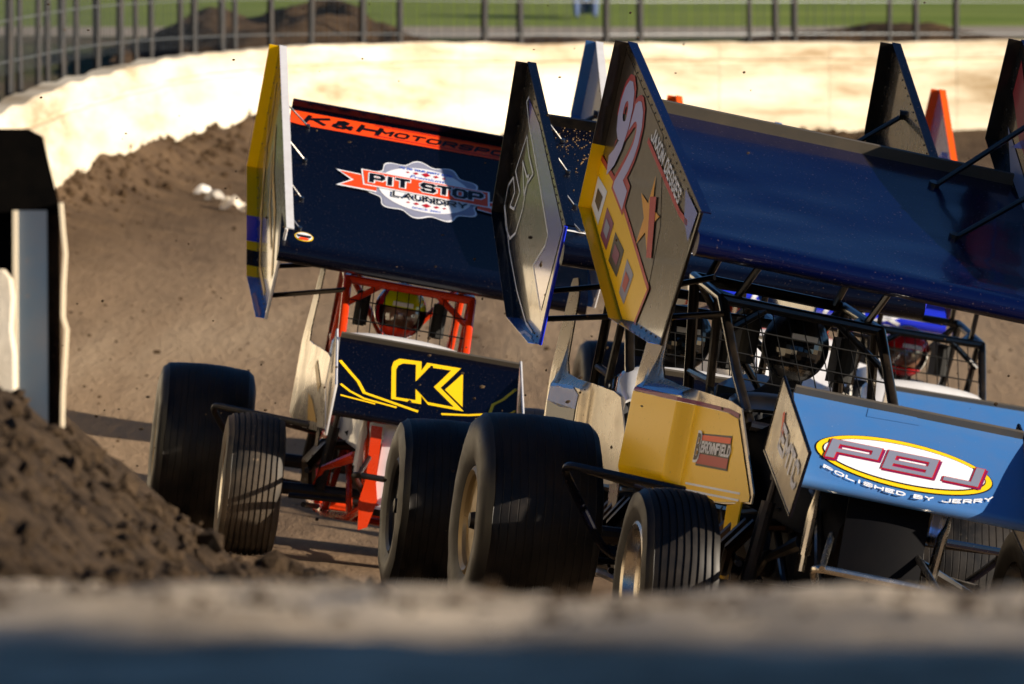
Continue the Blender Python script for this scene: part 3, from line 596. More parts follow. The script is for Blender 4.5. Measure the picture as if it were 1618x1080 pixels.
    # ---- hood, cowl, nose panel
    def loft(secs, nn=14):
        return [[(dx*k_+hw*math.sin(t)*(1-.0), y, zb+(zt-zb)*max(0, math.cos(t))**.45) for t in (-math.pi/2+math.pi*i/nn for i in range(nn+1))] for y, hw, zb, zt, k_ in secs]
    b = mb(); b.sheet(loft([(-1.46, .13, .5, .64, .6), (-1.30, .19, .53, .76, .6), (-1.1, .245, .56, .83, .6), (-.8, .29, .6, .90, .8), (-.56, .33, .64, .965, 1)]), (0, .004, -.012)); hood = b.build('hood', m['hood'], car, 50)
    b = mb(); rows = []
    for y, zt, k_ in ((-.62, .955, 0), (-.56, .99+(S.get('cow', 1.09)-1.09)*.5, .02), (-.49, S.get('cow', 1.09)-.02, .05), (-.42, S.get('cow', 1.09), .06)):
        rows.append([(dx+(.33+k_*.3)*math.sin(t), y+.10*(1-math.cos(t))*0, .86+(zt-.86)*max(0, math.cos(t))**.22) for t in (-math.pi/2+math.pi*i/18 for i in range(19))])
    b.sheet(rows, (0, .012, -.012)); b.build('cowl', m.get('cowl', P_white), car, 50)
    b = mb(); rows = [[(dx*.6+.150*(-1+2*j/8)+.03, -1.535-.015*(1-(j/4-1)**2)+.05*(i/6), .28+.44*i/6) for j in range(9)] for i in range(7)]; b.sheet(rows, (0, .012, 0)); b.build('nose_panel', m['nose'], car, 40)
    if S.get('horn'):
        for s in (-1,):
            b = mb(); q = dx*.6; b.prism([(q+s*.155-.03, -1.53, .66), (q+s*.155+.022, -1.53, .66), (q+s*.145+.025, -1.56, .40), (q+s*.13+.03, -1.56, .32), (q+s*.135+.01, -1.55, .19), (q+s*.135-.03, -1.55, .17), (q+s*.14-.045, -1.56, .30), (q+s*.15-.02, -1.56, .42)], (0, .05, 0)); b.build('frame_horn', mf, car, 20)
    # ---- side panels
    ky = [-.92, -.62, -.5, -.14, .10, .28, .35, .42, .50, .58, .66, .78, .90]; kh = [.64, .935, .955, .975, .985, 1.0, 1.06, 1.34, 1.405, 1.40, 1.30, 1.12, .93]; kl = [.60, .58, .58, .58, .58, .59, .60, .61, .62, .64, .67, .71, .75]
    def px_(y, z):
        rw_ = S.get('prx', .59); x = min(.365, rw_-.06)+(rw_-min(.365, rw_-.06))*min(1, max(0, (y+.92)/1.5))-.06*max(0, (y-.6)/.3); x -= .035*max(0, z-1.0)/.4
        bl = sst((y+.14)/.06)*sst((.52-y)/.1)*sst((z-.55)/.1)*sst((1.0-z)/.06); return x+S.get('bulge', .055)*bl
    ysm = sorted(set(ky+[float(q) for q in np.linspace(-.9, .9, 37)]+[float(q) for q in np.linspace(-.15, -.06, 13)]+[float(q) for q in np.linspace(.40, .54, 9)]))
    def panel(s):
        b = mb(); rows = []
        for y in ysm:
            lo_, hi = np.interp(y, ky, kl), np.interp(y, ky, kh); hi = hi if s < 0 else max(lo_+.02, min(hi, 1.0-.25*max(0, y-.5))); rows.append([(dx*.5+s*px_(y, lo_+(hi-lo_)*j/24), y, lo_+(hi-lo_)*j/24) for j in range(25)])
        b.sheet(rows, (-s*.006, 0, 0)); ps = S.get('panel_split', [])
        if ps:
            b.m = []
            for f in b.f:
                q = [b.v[i] for i in f]; zc_ = sum(v[2] for v in q)/len(q)+.05*(sum(v[1] for v in q)/len(q)); b.m.append(sum(zc_ > p[0] for p in ps))
        return b.build('side_panel', [m['panel']]+[p[1] for p in ps], car, 25)
    pnR = panel(-1); panel(1)
    pmap = lambda u, v, off: SP((dx*.5-px_(u, v)-off, u, v))
    b = mb(); b.prism([(dx*.5-.39, -.86, .60), (dx*.5-.39, -.60, .60), (dx*.5-.375, -.60, .30), (dx*.5-.375, -.80, .30)], (.006, 0, 0)); b.build('lower_panel', m.get('lower', m['nose']), car, 0)
    b = mb(); rows = loft([(.68, .24, .5, 1.0, 1), (.9, .27, .45, 1.1, .8), (1.25, .25, .45, 1.06, .6), (1.5, .18, .5, .92, .5), (1.6, .08, .6, .78, .5)]); b.sheet(rows, (0, 0, -.01)); b.build('tail_tank', m['tail'], car, 50)
    # ---- seat, wheel, engine
    b = mb(); rows = [[(dx+.23*math.sin(t), .50+.0-.16*abs(math.sin(t))**2+.10*(1-i/7)*0+.08*i/7, .40+.62*i/7) for t in (-1.5+3*j/12 for j in range(13))] for i in range(8)]; b.sheet(rows, (0, .03, 0)); seat = b.build('seat', P_seat, car, 50)
    for s in (-1, 1):
        b = mb(); b.box((dx+s*.19, .30, 1.2), (.045, .22, .17)); b.tube([(dx+s*.19, .2, 1.2-.08), (dx+s*.19, .2, 1.2+.08)], .035, 10); b.build('head_bolster', P_seat, seat, 30)
    b = mb(); b.tube([(dx+.16*math.cos(t), -.14+.05*math.sin(t), .93+.12*math.sin(t)) for t in (2*math.pi*i/24 for i in range(24))], .012, 8, closed=True); b.tube([(dx, -.14, .93), (dx, -.5, .80)], .014); b.tube([(dx-.15, -.14, .93), (dx+.15, -.14, .93)], .01); b.build('steering_wheel', P_seat, car)
    b = mb(); b.box((dx*.6, -.78, .42), (.34, .52, .36)); b.box((dx*.6-.19, -.78, .60), (.13, .5, .1), Matrix.Rotation(R(-35), 3, 'Y')); b.box((dx*.6+.19, -.78, .60), (.13, .5, .1), Matrix.Rotation(R(35), 3, 'Y'))
    eng = b.build('engine', P_gun, car, 20)
    for k_ in range(4):
        b = mb(); y = -1.0+.14*k_; q = dx*.6
        for s in (-1, 1): pass
        b.tube([(q-.22, y, .55), (q-.34, y-.02, .53), (q-.40, y+.04, .43), (q-.38, y+.16, .35), (q-.36, .0, .33)], .024, 8); b.build('exhaust_pipe', mat('burnt_steel', '#2c211b', .35, .9), eng)
    # ---- front suspension
    fz = .335
    b = MB(); b.tube([(-.60, -1.08, fz), (.58, -1.08, fz)], .03, 10); b.build('front_axle', m.get('axle', P_gun), car)
    b = MB(); b.tube([(-.52, -1.19, fz-.03), (.5, -1.19, fz-.03)], .013, 8); b.build('tie_rod', P_gun, car)
    for s in (-1, 1):
        for dz in (-.07, .09):
            b = MB(); b.tube([(s*.44, -1.08, fz+dz), (s*.33, -.30, fz+dz*1.3)], .013, 8); b.build('radius_rod', P_gun, car)
        b = mb(); b.tube([(dx*.6+s*.27-.05, -1.14, .73), (dx*.6+s*.28-.05, -1.13, .60)], .013, 8); b.tube([(dx*.6+s*.28-.05, -1.13, .62), (dx*.6+s*.30-.05, -1.12, .32)], .027, 10); b.tube([(dx*.6+s*.27-.05, -1.14, .70), (dx*.6+s*.27-.05, -1.14, .735)], .024, 8)
        sk = b.build('shock_absorber', m.get('shock', P_gun), car)
        b = mb(); b.tube([(dx*.6+s*.245+.04, -1.34, .70), (dx*.6+s*.245+.038, -1.34, .66), (dx*.6+s*.24+.035, -1.33, .62), (dx*.6+s*.235+.03, -1.32, .46)], [.008, .012, .02, .022], 10); b.tube([(dx*.6+s*.235+.03, -1.32, .47), (dx*.6+s*.235+.03, -1.32, .40)], .014, 8); b.build('wing_ram', m.get('ram', P_chrome), car)
        b = mb(); b.tube([(dx*.6+s*.22, -1.30, .5), (s*.40, -1.16, .42)], [.028, .014], 8); b.tube([(s*.40, -1.16, .42), (s*.42, -1.1, .34)], .012, 8); b.build('torsion_arm', mf, car)
    b = mb(); q = dx*.6; bw = .245
    b.tube(fillet([(q-.16, -1.45, .34), (q-bw, -1.70, .425), (q+bw, -1.70, .425), (q+.16, -1.45, .34)], .05), .015, 10); b.tube([(q-.15, -1.46, .55), (q-bw+.03, -1.715, .425)], .012, 8); b.tube([(q+.15, -1.46, .55), (q+bw-.03, -1.715, .425)], .012, 8); b.build('front_bumper', m.get('bumper', P_chrome), car)
    for s in (-1, 1):
        b = mb(); k_ = dx*.5
        lp = [(k_+s*.40, -.28, .60), (k_+s*.62, -.02, .605), (k_+s*.875, .24, .61), (k_+s*.865, .26, .58), (k_+s*.845, .30, .53), (k_+s*.74, .33, .42), (k_+s*.64, .35, .33), (k_+s*.56, .36, .30), (k_+s*.30, .36, .30)]
        b.tube(fillet(lp[:1]+lp[2:3]+lp[6:], .07), .016, 10); b.tube([(k_+s*.80, .16, .605), (k_+s*.30, .50, .56)], .013, 8); b.build('nerf_bar', m.get('nerf', P_gun), car)
    # ---- wheels
    def wheel(x, y, rad, wd, front, right):
        c = (x, y, rad); s = -1 if right else 1; rr = .195; h = wd/2
        rim = MB(); prof = [(s*h*.92, rr+.012), (s*h*.96, rr), (s*h*.90, rr-.012), (s*h*.60, rr-.02), (s*h*.52, rr-.03), (s*h*.50, .13), (s*h*.42, .07), (s*h*.46, .04), (s*h*.46, .001)] if front else [(s*h*.94, rr+.016), (s*h*.98, rr), (s*h*.93, rr-.016), (s*h*.86, rr-.02), (s*h*.84, .16), (s*h*.88, .08), (s*h*.86, .03), (s*h*.86, .001)]
        rim.lathe(prof, c, 40); rim.lathe([(-s*h*.9, rr), (s*h*.92, rr+.004)], c, 40); rim.lathe([(-s*h*.3, .001), (-s*h*.3, rr)], c, 40)
        wo_ = rim.build('wheel', m.get('rim_f' if front else 'rim_r', P_chrome), car, 30)
        t = MB(); ng = 8 if front else 12; gw = .006 if front else .004; gd = .007 if front else .0016; tw_ = wd*(.80 if front else .86); prof = []
        prof += [(-h*.90, rr+.002), (-h*1.02, rr+.05), (-h*1.04, rad*.80), (-h*.98, rad*.92), (-tw_/2-.012, rad-.022), (-tw_/2, rad-.010)]
        for i in range(ng):
            u0 = -tw_/2+tw_*(i+.08)/ng; u1 = -tw_/2+tw_*(i+1)/ng; cr = lambda u: rad-.012*(2*u/tw_)**2
            prof += [(u0, cr(u0)), (u1-gw*1.6, cr(u1)), (u1-gw*1.3, cr(u1)-gd), (u1-gw*.3, cr(u1)-gd), (u1, cr(u1))]
        prof += [(tw_/2+.012, rad-.022), (h*.98, rad*.92), (h*1.04, rad*.80), (h*1.02, rr+.05), (h*.90, rr+.002)]
        t.lathe(prof, c, 72); sd = x*3+y
        t.v = [(v[0]+.004*noise.noise((v[0]*7, v[1]*9+sd, v[2]*9)), c[1]+(v[1]-c[1])*(1+.010*noise.noise((v[0]*12, v[1]*7+sd, v[2]*7))), c[2]+(v[2]-c[2])*(1+.010*noise.noise((v[0]*12, v[1]*7+sd, v[2]*7)))) for v in t.v]
        t.build('tyre', m.get('tyre_f', P_tyre) if front else P_tyre, wo_, 40)
        hb = MB(); hb.lathe([(s*h*.46, .045), (s*h*.62, .04), (s*h*.66, .001)] if front else [(s*h*.86, .035), (s*h*.95, .03), (s*h*.97, .001)], c, 16)
        hb.build('hub', P_gun, wo_, 30)
    wheel(-.70, -1.08, .335, .27, True, True); wheel(.69, -1.08, .335, .27, True, False)
    wheel(-.86, 1.08, S.get('rr', .43), .46, False, True); wheel(.80, 1.08, .405, .40, False, False)
    b = MB(); b.tube([(-.7, 1.08, .43), (.7, 1.08, .405)], .035, 10); b.build('rear_axle', P_gun, car)
    for s in (-1, 1):
        b = mb(); b.tube([(dx*.6+s*.30, .92, .72), (s*.36, 1.08, .40)], .024, 8); b.build('rear_shock', P_gun, car)
    b = mb(); b.tube([(-.2, 1.4, .45), (-.26, 1.72, .5), (.2, 1.72, .5), (.14, 1.4, .45)], .015, 8); b.build('rear_bumper', P_chrome, car)
    # ---- driver
    dv = empty('person', M); tag(dv, S['driver'], 'person', 'drivers in the cars')
    hc = (dx+S.get('hx', 0), .26, 1.215)
    me = bpy.data.meshes.new('body'); V = [(dx, .42, .50), (dx, .42, .70), (dx, .38, .90), (dx+S.get('hx', 0)*.5, .33, 1.03), (hc[0], .29, 1.10), (hc[0], .27, 1.21)]; E_ = [(0, 1), (1, 2), (2, 3), (3, 4), (4, 5)]; rad = [(.17, .13), (.16, .12), (.19, .13), (.07, .07), (.06, .06), (.085, .10)]
    for s in (-1, 1):
        k0 = len(V); V += [(dx+s*.19, .36, .93), (dx+s*.26, .16, .78), (dx+s*.17, -.10, .88), (dx+s*.14, -.15, .93), (dx+s*.1, .2, .48), (dx+s*.14, -.16, .60), (dx+s*.12, -.55, .38), (dx+s*.12, -.66, .42)]
        E_ += [(2, k0), (k0, k0+1), (k0+1, k0+2), (k0+2, k0+3), (0, k0+4), (k0+4, k0+5), (k0+5, k0+6), (k0+6, k0+7)]; rad += [(.075, .075), (.052, .052), (.036, .036), (.04, .03), (.10, .10), (.07, .07), (.045, .045), (.04, .05)]
    me.from_pydata([tuple(SP(p)) for p in V], E_, []); bo = bpy.data.objects.new('body', me); col.objects.link(bo); bo.parent = dv
    sk = bo.modifiers.new('skin', 'SKIN'); bo.modifiers.new('sub', 'SUBSURF').levels = 1; bo.modifiers['sub'].render_levels = 2; sk.use_smooth_shade = True
    for q, r_ in zip(me.skin_vertices[0].data, rad): q.radius = r_
    me.skin_vertices[0].data[0].use_root = True; me.materials.append(S.get('suit', P_suit))
    sh, vz = helmet({'_T': None}, hc, None, None, None, None, S.get('hyaw', 0)); sh.T = SP; vz.T = SP
    hl = sh.build('helmet', S['helmet'], dv, 30); vz.build('visor', S.get('visor', P_visor), hl, 60)
    fc = mb(); nu = 14
    def fp(u, v):
        az = R(-70+140*u/nu); el = R(-42+54*v/10); ca = S.get('hyaw', 0)+az; q = .112; ns = .022*math.exp(-(az/.16)**2)*math.exp(-((el+.32)/.16)**2)-.012*math.exp(-((abs(az)-.33)/.16)**2)*math.exp(-((el+.10)/.08)**2)
        return (hc[0]+(q*.82+ns)*math.sin(ca)*math.cos(el), hc[1]-(q+ns)*math.cos(ca)*math.cos(el), hc[2]+q*math.sin(el))
    fc.sheet([[fp(u, v) for u in range(nu+1)] for v in range(11)]); fc.build('face', P_skin, hl, 60)
    ac = mb(); q = (hc[0], hc[1], hc[2])
    ac.prism([(q[0]-.05, q[1]-.150, q[2]+.026), (q[0]+.05, q[1]-.150, q[2]+.026), (q[0]+.05, q[1]-.148, q[2]+.046), (q[0]-.05, q[1]-.148, q[2]+.046)], (0, -.004, -.002)); ac.build('visor_strip', I_wht, hl, 0)
    return dict(car=car, foil=foil, fmap=fmap, bR=bR, bmap=bmap, bL=bL, bmapL=bmapL, fw=fw, fwmap=fwmap, ep=eplate, epmap=epmap, pn=pnR, pmap=pmap, hood=hood, SP=SP, WG=WG)

H = lambda a, b_, c: [a, b_, c]
# ---- the navy and yellow car at left
K = make_car(dict(X=-.659, D=37.4, yaw=4.56, P=31.2, roll=3.95, board=(.066, -.006, -.009), dx=-.08, fwh=.285, prx=.47, bulge=0., horn=1, voff=.045,
    label='navy winged sprint car with orange cage and K on its front wing, leftmost', driver='driver in red and yellow helmet seated in the orange roll cage',
    m=dict(foil=P_navy, board=P_graph, fwing=P_navy, endp=P_tan, ep_trim=P_white, frame=P_orange, hood=P_white, nose=P_white, panel=P_tan, tail=P_white, lower=P_navy, trim=P_white, rim_r=P_gold, tyre_f=P_tyre2, nerf=P_gun, bumper=P_gun, ram=P_white, board_l=P_white, brace=P_black, wicker=P_navy),
    lips=[P_yellow, P_yellow, P_bright, P_white], lips_l=[P_sky, P_sky, P_sky, P_white], lipsplit={1: [(.45, P_royal), (.68, P_yellow), (.76, P_navy), (.90, P_yellow)]}, 
    helmet=[mat('lime_helmet', '#c9d400', .15, 0, 1), mat('red_helmet', '#b0122a', .15, 0, 1), mat('fluo_red_helmet', '#ff3a08', .2, 0, 1)], hyaw=.18, hx=.0))
# ---- the dark blue car in the middle
B = make_car(dict(X=.661, D=31.88, yaw=7.51, P=23.64, roll=2.35, board=(.023, -.026, -.003), dx=-.10, prx=.53, bulge=.035, voff=.03, rr=.385,
    label='dark blue winged sprint car with pale alloy side panels, second from left', driver='driver of the dark blue car, hidden behind the yellow wing board',
    m=dict(foil=P_navy, board=P_graph, fwing=P_navy, endp=P_tan, ep_trim=P_bright, frame=P_black, hood=P_navy, nose=P_navy, panel=P_tan, tail=P_navy, lower=P_tan, trim=P_royal, rim_r=P_gun, nerf=P_bright, bumper=P_chrome, wicker=P_black, board_l=P_graph),
    lips=[P_black, P_navy, P_bright, P_navy], lips_l=[P_black, P_black, P_black, P_navy], helmet=[P_black, P_black, P_black], visor=P_smoke))  # bright lower board lip has sky light put into its blue
# ---- the yellow and blue car at right
C = make_car(dict(X=1.024, D=28.83, yaw=9.46, P=21.87, roll=5.36, board=(.058, -.028, -.027), dx=-.16, crinkle=.011, fwh=.255, lsb=.26, stays=0, cow=1.02, lol=-.05, cdx=-.09,
    label='yellow sided winged sprint car with blue wings and number 92, nearest', driver='driver in dark silver helmet inside the black cage of the yellow car',
    m=dict(foil=P_blue, board=P_graph, fwing=P_sky, endp=P_tan, ep_trim=P_navy, frame=P_black, hood=P_dull, nose=P_dull, panel=P_tan, tail=P_black, lower=P_yellow, trim=P_black, rim_r=P_gold, rim_f=P_chrome, nerf=P_navy, bumper=P_chrome, cowl=P_black, wicker=P_lip),
    lips=[P_black, P_yellow, P_bright, P_blue], lips_l=[P_black, P_black, P_black, P_blue], lipsplit={0: [(.62, P_yellow)]}, helmet=[P_black, P_gun, P_chrome], visor=P_smoke))
# ---- orange car far behind, pale blue car behind it to the right
Dc = make_car(dict(X=1.517, D=45.0, yaw=6, P=32, wz=-.13, roll=3.5, board=(.05, -.01, 0), dx=-.08,
    label='orange boarded winged sprint car with a royal blue wing edge, farthest back', driver='driver of the orange boarded car, almost hidden behind the cages',
    m=dict(foil=P_royal, board=P_lip, board_l=mat('lavender_vinyl', '#8d86b8', .2, 0, .8, .2, DC), fwing=P_white, endp=P_white, frame=P_orange, hood=P_white, nose=P_white, panel=P_white, tail=P_orange, trim=P_orange, brace=I_lav),
    lips=[mat('bright_orange_lip', '#f05a0a', .4)]*4, helmet=[P_orange, P_white, P_orange]))
Ec = make_car(dict(X=2.02, D=40.7, yaw=9, P=20, wz=.07, roll=3.5, board=(.05, -.01, 0), dx=-.10,
    label='pale blue winged sprint car with white cowl behind the nearest car', driver='driver in red and white helmet above the white cowl',
    m=dict(foil=P_sky, board=P_graph, fwing=P_sky, endp=P_sky, frame=P_black, hood=P_white, nose=P_white, panel=P_white, tail=P_white, trim=P_sky, cage=P_black),
    lips=[P_sky, P_sky, P_sky, P_sky], helmet=[mat('red_shell', '#c8141c', .15, 0, 1), mat('white_shell', '#e6e2da', .15, 0, 1), MATS['red_shell']], hyaw=-.25))

# ------------------------------------------------------------------ marks and lettering
def mark(car, key, name, bm, off, m_, cu=0, cv=.05):
    return lay(name, bm, car[dict(foil='fmap', bR='bmap', bL='bmapL', fw='fwmap', ep='epmap', pn='pmap')[key]], off, m_, car[key], cu, cv)
# K car top wing
mark(K, 'foil', 'orange_stripe', flat([[(-.75, .548), (.75, .548), (.75, .675), (-.75, .675)]]), .002, I_org)
mark(K, 'foil', 'lettering', flat(letters('K&H', (-.485, .612), (.36, .082), .022, .35)), .004, I_blk)
mark(K, 'foil', 'lettering', flat(letters('MOTORSPORTS', (.13, .610), (.86, .054), .014, .35)), .004, I_blk)
for v_ in (.565, .66): mark(K, 'foil', 'pinstripe', flat([[(-.33, v_), (.75, v_), (.75, v_+.006), (-.33, v_+.006)]]), .004, I_red)
def scallop(cx, cy, rx, ry, k=.075, n=11): return [[(cx+rx*(1+k*math.cos(n*t))*math.cos(t), cy+ry*(1+k*math.cos(n*t))*math.sin(t)) for t in (2*math.pi*i/154 for i in range(154))]]
bc = (-.06, .10)
mark(K, 'foil', 'badge_border', flat(scallop(*bc, .282, .277)), .002, I_wht, .1)
mark(K, 'foil', 'badge_ring', flat(scallop(*bc, .272, .265)), .004, I_gry, .1)
mark(K, 'foil', 'badge_disc', flat([ell(*bc, .236, .222, 60)]), .006, I_wht, .1)
for P_ in ([(-.505, .166), (-.30, .150), (-.30, -.002), (-.50, .003), (-.428, .084)], [(.20, .12), (.31, .10), (.27, .05), (.31, -.02), (.20, 0)]): mark(K, 'foil', 'ribbon_tail', flat([P_]), .0075, I_wht, .1)
for P_ in ([(-.485, .153), (-.30, .140), (-.30, .010), (-.478, .015), (-.412, .084)], [(.20, .11), (.296, .09), (.258, .05), (.292, -.01), (.20, .01)]): mark(K, 'foil', 'ribbon_tail', flat([P_]), .009, I_org, .1)
mark(K, 'foil', 'ribbon', flat([[(-.382, .206), (-.367, .048), (.262, .036), (.258, .20)]]), .0105, I_wht, .1)
mark(K, 'foil', 'ribbon', flat([[(-.372, .196), (-.359, .058), (.252, .046), (.248, .19)]]), .012, I_org, .1)
for tx, cx, wd in (('PIT', -.2365, .182), ('STOP', .072, .291)):
    mark(K, 'foil', 'lettering', flat(letters(tx, (cx, .124), (wd, .110), .036)), .0135, I_wht)
    mark(K, 'foil', 'lettering', flat(letters(tx, (cx, .124), (wd, .096), .022)), .015, I_blk)
mark(K, 'foil', 'lettering', flat(letters('LAUNDRY', (-.035, .006), (.36, .058), .0105)), .0135, I_blk)
mark(K, 'foil', 'lettering', flat(text='Premium', shear=.3, origin=(-.055, .222), fit=(.17, .036)), .008, I_blu)
mark(K, 'foil', 'lettering', flat(letters('TO DO YOUR DIRTY WORK', (-.06, .293), (.26, .020), .004)), .008, I_blu)
mark(K, 'foil', 'lettering', flat(text='SINCE 2001', origin=(-.05, -.094), fit=(.14, .02)), .008, I_blu)
def dia(x, y, r): return [(x-r*1.1, y), (x, y-r), (x+r*1.1, y), (x, y+r)]
for q in (dia(-.06, .262, .022), dia(-.11, .26, .014), dia(-.01, .26, .014), dia(-.15, .258, .009), dia(.03, .258, .009), dia(-.05, -.052, .022), dia(-.10, -.05, .014), dia(0, -.05, .014), dia(-.14, -.048, .009), dia(.04, -.048, .009)): mark(K, 'foil', 'diamond', flat([q]), .008, I_red)
for r_, m_, f_ in ((1, I_yel, .002), (.86, I_wht, .0035)): mark(K, 'foil', 'round_sticker', flat([ell(-.636, -.62, .046*r_, .052*r_, 28)]), f_, m_)
mark(K, 'foil', 'round_sticker', flat([[(-.672, -.605), (-.60, -.605), (-.606, -.632), (-.666, -.632)]]), .005, I_blk)
mark(K, 'foil', 'round_sticker', flat([ell(-.636, -.648, .026, .016, 16)]), .005, I_org)
# K car front wing
kf = [[(-.164, -.136), (-.174, .124), (-.166, .17), (-.14, .198), (-.036, .206), (-.033, .137), (-.009, .204), (.152, .207), (.063, .027), (.179, -.134), (.01, -.132), (-.025, -.071), (-.023, -.136)]]
ki = [[(-.141, -.116), (-.15, .11), (-.141, .145), (-.121, .166), (-.061, .174), (-.056, .038), (.004, .171), (.106, .176), (.031, .022), (.13, -.114), (.009, -.111), (-.054, -.016), (-.05, -.113)]]
mark(K, 'fw', 'letter_outline', flat(kf), .002, I_yel); mark(K, 'fw', 'letter', flat(ki), .0035, P_navy); mark(K, 'fw', 'arrow_mark', flat([[(.084, .018), (.164, .173), (.172, -.101)]]), .002, I_yel)
for pts, wd in (([(-.415, .10), (-.325, -.04), (-.292, -.125), (-.165, -.162), (-.04, -.197)], .017), ([(-.402, -.09), (-.36, -.132), (-.29, -.172), (-.14, -.195)], .013), ([(-.398, -.176), (-.24, -.197)], .010), ([(.08, -.185), (.20, -.158), (.30, -.12), (.315, -.035), (.36, .02), (.417, .12)], .014), ([(.24, -.178), (.31, -.168), (.37, -.12), (.42, -.056)], .010)):
    mark(K, 'fw', 'yellow_line', flat(stroke(pts, wd)), .002, I_yel)
# K boards and panels
for pts, wd in (([(-.95, -.05), (-.86, -.18), (-.80, -.40), (-.47, -.52), (-.1, -.60), (.3, -.5)], .035), ([(-.98, -.25), (-.72, -.38), (-.5, -.56)], .03), ([(-.6, -.10), (-.3, -.2), (.1, -.18), (.45, -.30)], .05), ([(-.55, -.2), (-.2, -.3), (.2, -.3)], .03)):
    mark(K, 'bR', 'gold_line', flat(stroke(pts, wd)), .003, I_gld)
mark(K, 'pn', 'yellow_patch', flat([[(-.55, .62), (-.2, .62), (-.05, .75), (-.25, .72)], [(-.45, .80), (-.15, .92), (-.12, .88), (-.4, .76)]]), .003, I_gld, .05)
mark(K, 'ep', 'black_flash', flat([[(-1.03, 1.03), (-1.02, .99), (-1.22, .86), (-1.30, .87)], [(-1.34, .86), (-1.26, .82), (-1.5, .64), (-1.6, .61)]]), .003, I_blk, .1)
# B board and panels
gl = [(-.777, -.122), (-.917, -.345), (-.829, -.346), (-.697, -.348), (-.77, -.459), (-.901, -.503), (-.833, -.407), (-.945, -.387), (-1.045, -.466), (-1.059, -.571), (-.901, -.605), (-.742, -.584), (-.614, -.502), (-.538, -.357), (-.545, -.244), (-.421, -.145), (-.624, -.147), (-.777, -.122)]
mark(B, 'bR', 'outlined_number', flat(stroke(gl, .012)), .003, I_wht)
mark(B, 'bR', 'outlined_number', flat(stroke([(-.77, -.236), (-.579, -.226), (-.528, -.197), (-.567, -.305), (-.77, -.236)], .012)), .003, I_wht)
mark(B, 'bR', 'white_line', flat(stroke([(-.908, .002), (-.946, -.034), (-.781, -.065), (-.359, -.086), (.027, -.111), (.255, -.126), (.235, -.186), (.014, -.373), (.401, -.399)], .012)), .003, I_wht)
mark(B, 'bR', 'white_line', flat(stroke([(-1.06, -.56), (-.7, -.62), (-.3, -.63), (.1, -.60), (.3, -.55)], .012)), .003, I_wht)
mark(B, 'bR', 'blue_field', flat([[(-.90, .0), (-.78, -.055), (-.359, -.076), (.03, -.10), (.265, -.12), (.245, -.19), (.03, -.373), (.42, -.40), (.60, .05), (-.5, .05)]]), .002, P_royal)
mark(B, 'pn', 'blue_patch', flat([[(-.06, .86), (-.08, .92), (.05, .955), (.40, .955), (.42, .88), (.2, .86)]]), .003, P_bright, .04, .02)
mark(B, 'pn', 'dark_patch', flat([[(-.06, .80), (-.06, .86), (.42, .88), (.40, .80), (.2, .77)]]), .003, P_navy, .04, .02)
for pts in ([(.40, .62), (.36, .74), (.0, .66), (-.3, .60)], [(-.16, .75), (-.55, .62)], [(-.05, .66), (-.14, .74)]): mark(B, 'pn', 'white_line', flat(stroke(pts, .012)), .003, I_wht, .04, .02)
mark(B, 'foil', 'white_line', flat(stroke([(-.75, -.52), (.2, -.46)], .012)+stroke([(-.75, -.52), (.3, -.64)], .014)), .003, I_wht)
# C board
yl = [(-1.09, -.40), (-.768, -.37), (-.40, -.39), (.16, -.43), (.08, -.60), (-.13, -.678), (-.5, -.652), (-1.075, -.602)]
mark(C, 'bR', 'brown_field', flat([[(-1.09, -.38), (-1.11, .04), (-.2, .05), (.1, -.2), (.14, -.42), (-.40, -.38)]]), .0015, I_brn)
mark(C, 'bR', 'yellow_field', flat([yl]), .003, P_yellow)
mark(C, 'bR', 'red_border', flat(stroke(yl[:5], .022)), .0045, I_red)
mark(C, 'bR', 'number', flat(text='92', shear=.12, bold=.075, origin=(-.76, -.20), fit=(.50, .47)), .005, I_red)
mark(C, 'bR', 'number', flat(text='92', shear=.12, bold=.03, origin=(-.76, -.20), fit=(.45, .42)), .0065, I_lav)
mark(C, 'bR', 'star', flat([[(-.11+(.20 if i % 2 == 0 else .07)*math.cos(math.pi*i/5+.5), -.25+(.20 if i % 2 == 0 else .07)*math.sin(math.pi*i/5+.5)*.8) for i in range(10)]]), .005, I_amb)
mark(C, 'bR', 'star', flat([[(-.15, -.18), (-.05, -.14), (.10, -.33), (.02, -.36), (-.09, -.24)]]), .0065, I_red)
mark(C, 'bR', 'lettering', flat(letters('JAXON DEGGES', (-.03, .0), (.66, .062), .012, .25)), .005, I_wht)
mark(C, 'bR', 'pink_streak', flat(stroke([(-.40, -.05), (.0, -.045), (.35, -.04), (.50, -.02)], .022)), .005, I_red)
mark(C, 'bR', 'blue_corner', flat([[(.36, .06), (.62, .07), (.58, -.06), (.45, -.03)]]), .005, P_bright)
for P_, a_, b_ in (([(-1.07, -.47), (-.86, -.45), (-.88, -.60), (-1.06, -.59)], I_wht, I_blk), ([(-.80, -.49), (-.63, -.49), (-.65, -.61), (-.80, -.61)], MATS['plum_ink'], I_gry), ([(-.57, -.50), (-.36, -.49), (-.38, -.61), (-.57, -.62)], I_blk, MATS['plum_ink']), ([(-.28, -.49), (-.12, -.49), (-.16, -.63), (-.28, -.63)], I_gry, I_red)):
    mark(C, 'bR', 'sponsor_sticker', flat([P_]), .0045, a_); cx = sum(p[0] for p in P_)/4; cy = sum(p[1] for p in P_)/4
    mark(C, 'bR', 'sponsor_sticker', flat([[(cx+(p[0]-cx)*.55, cy+(p[1]-cy)*.45) for p in P_]]), .006, b_)
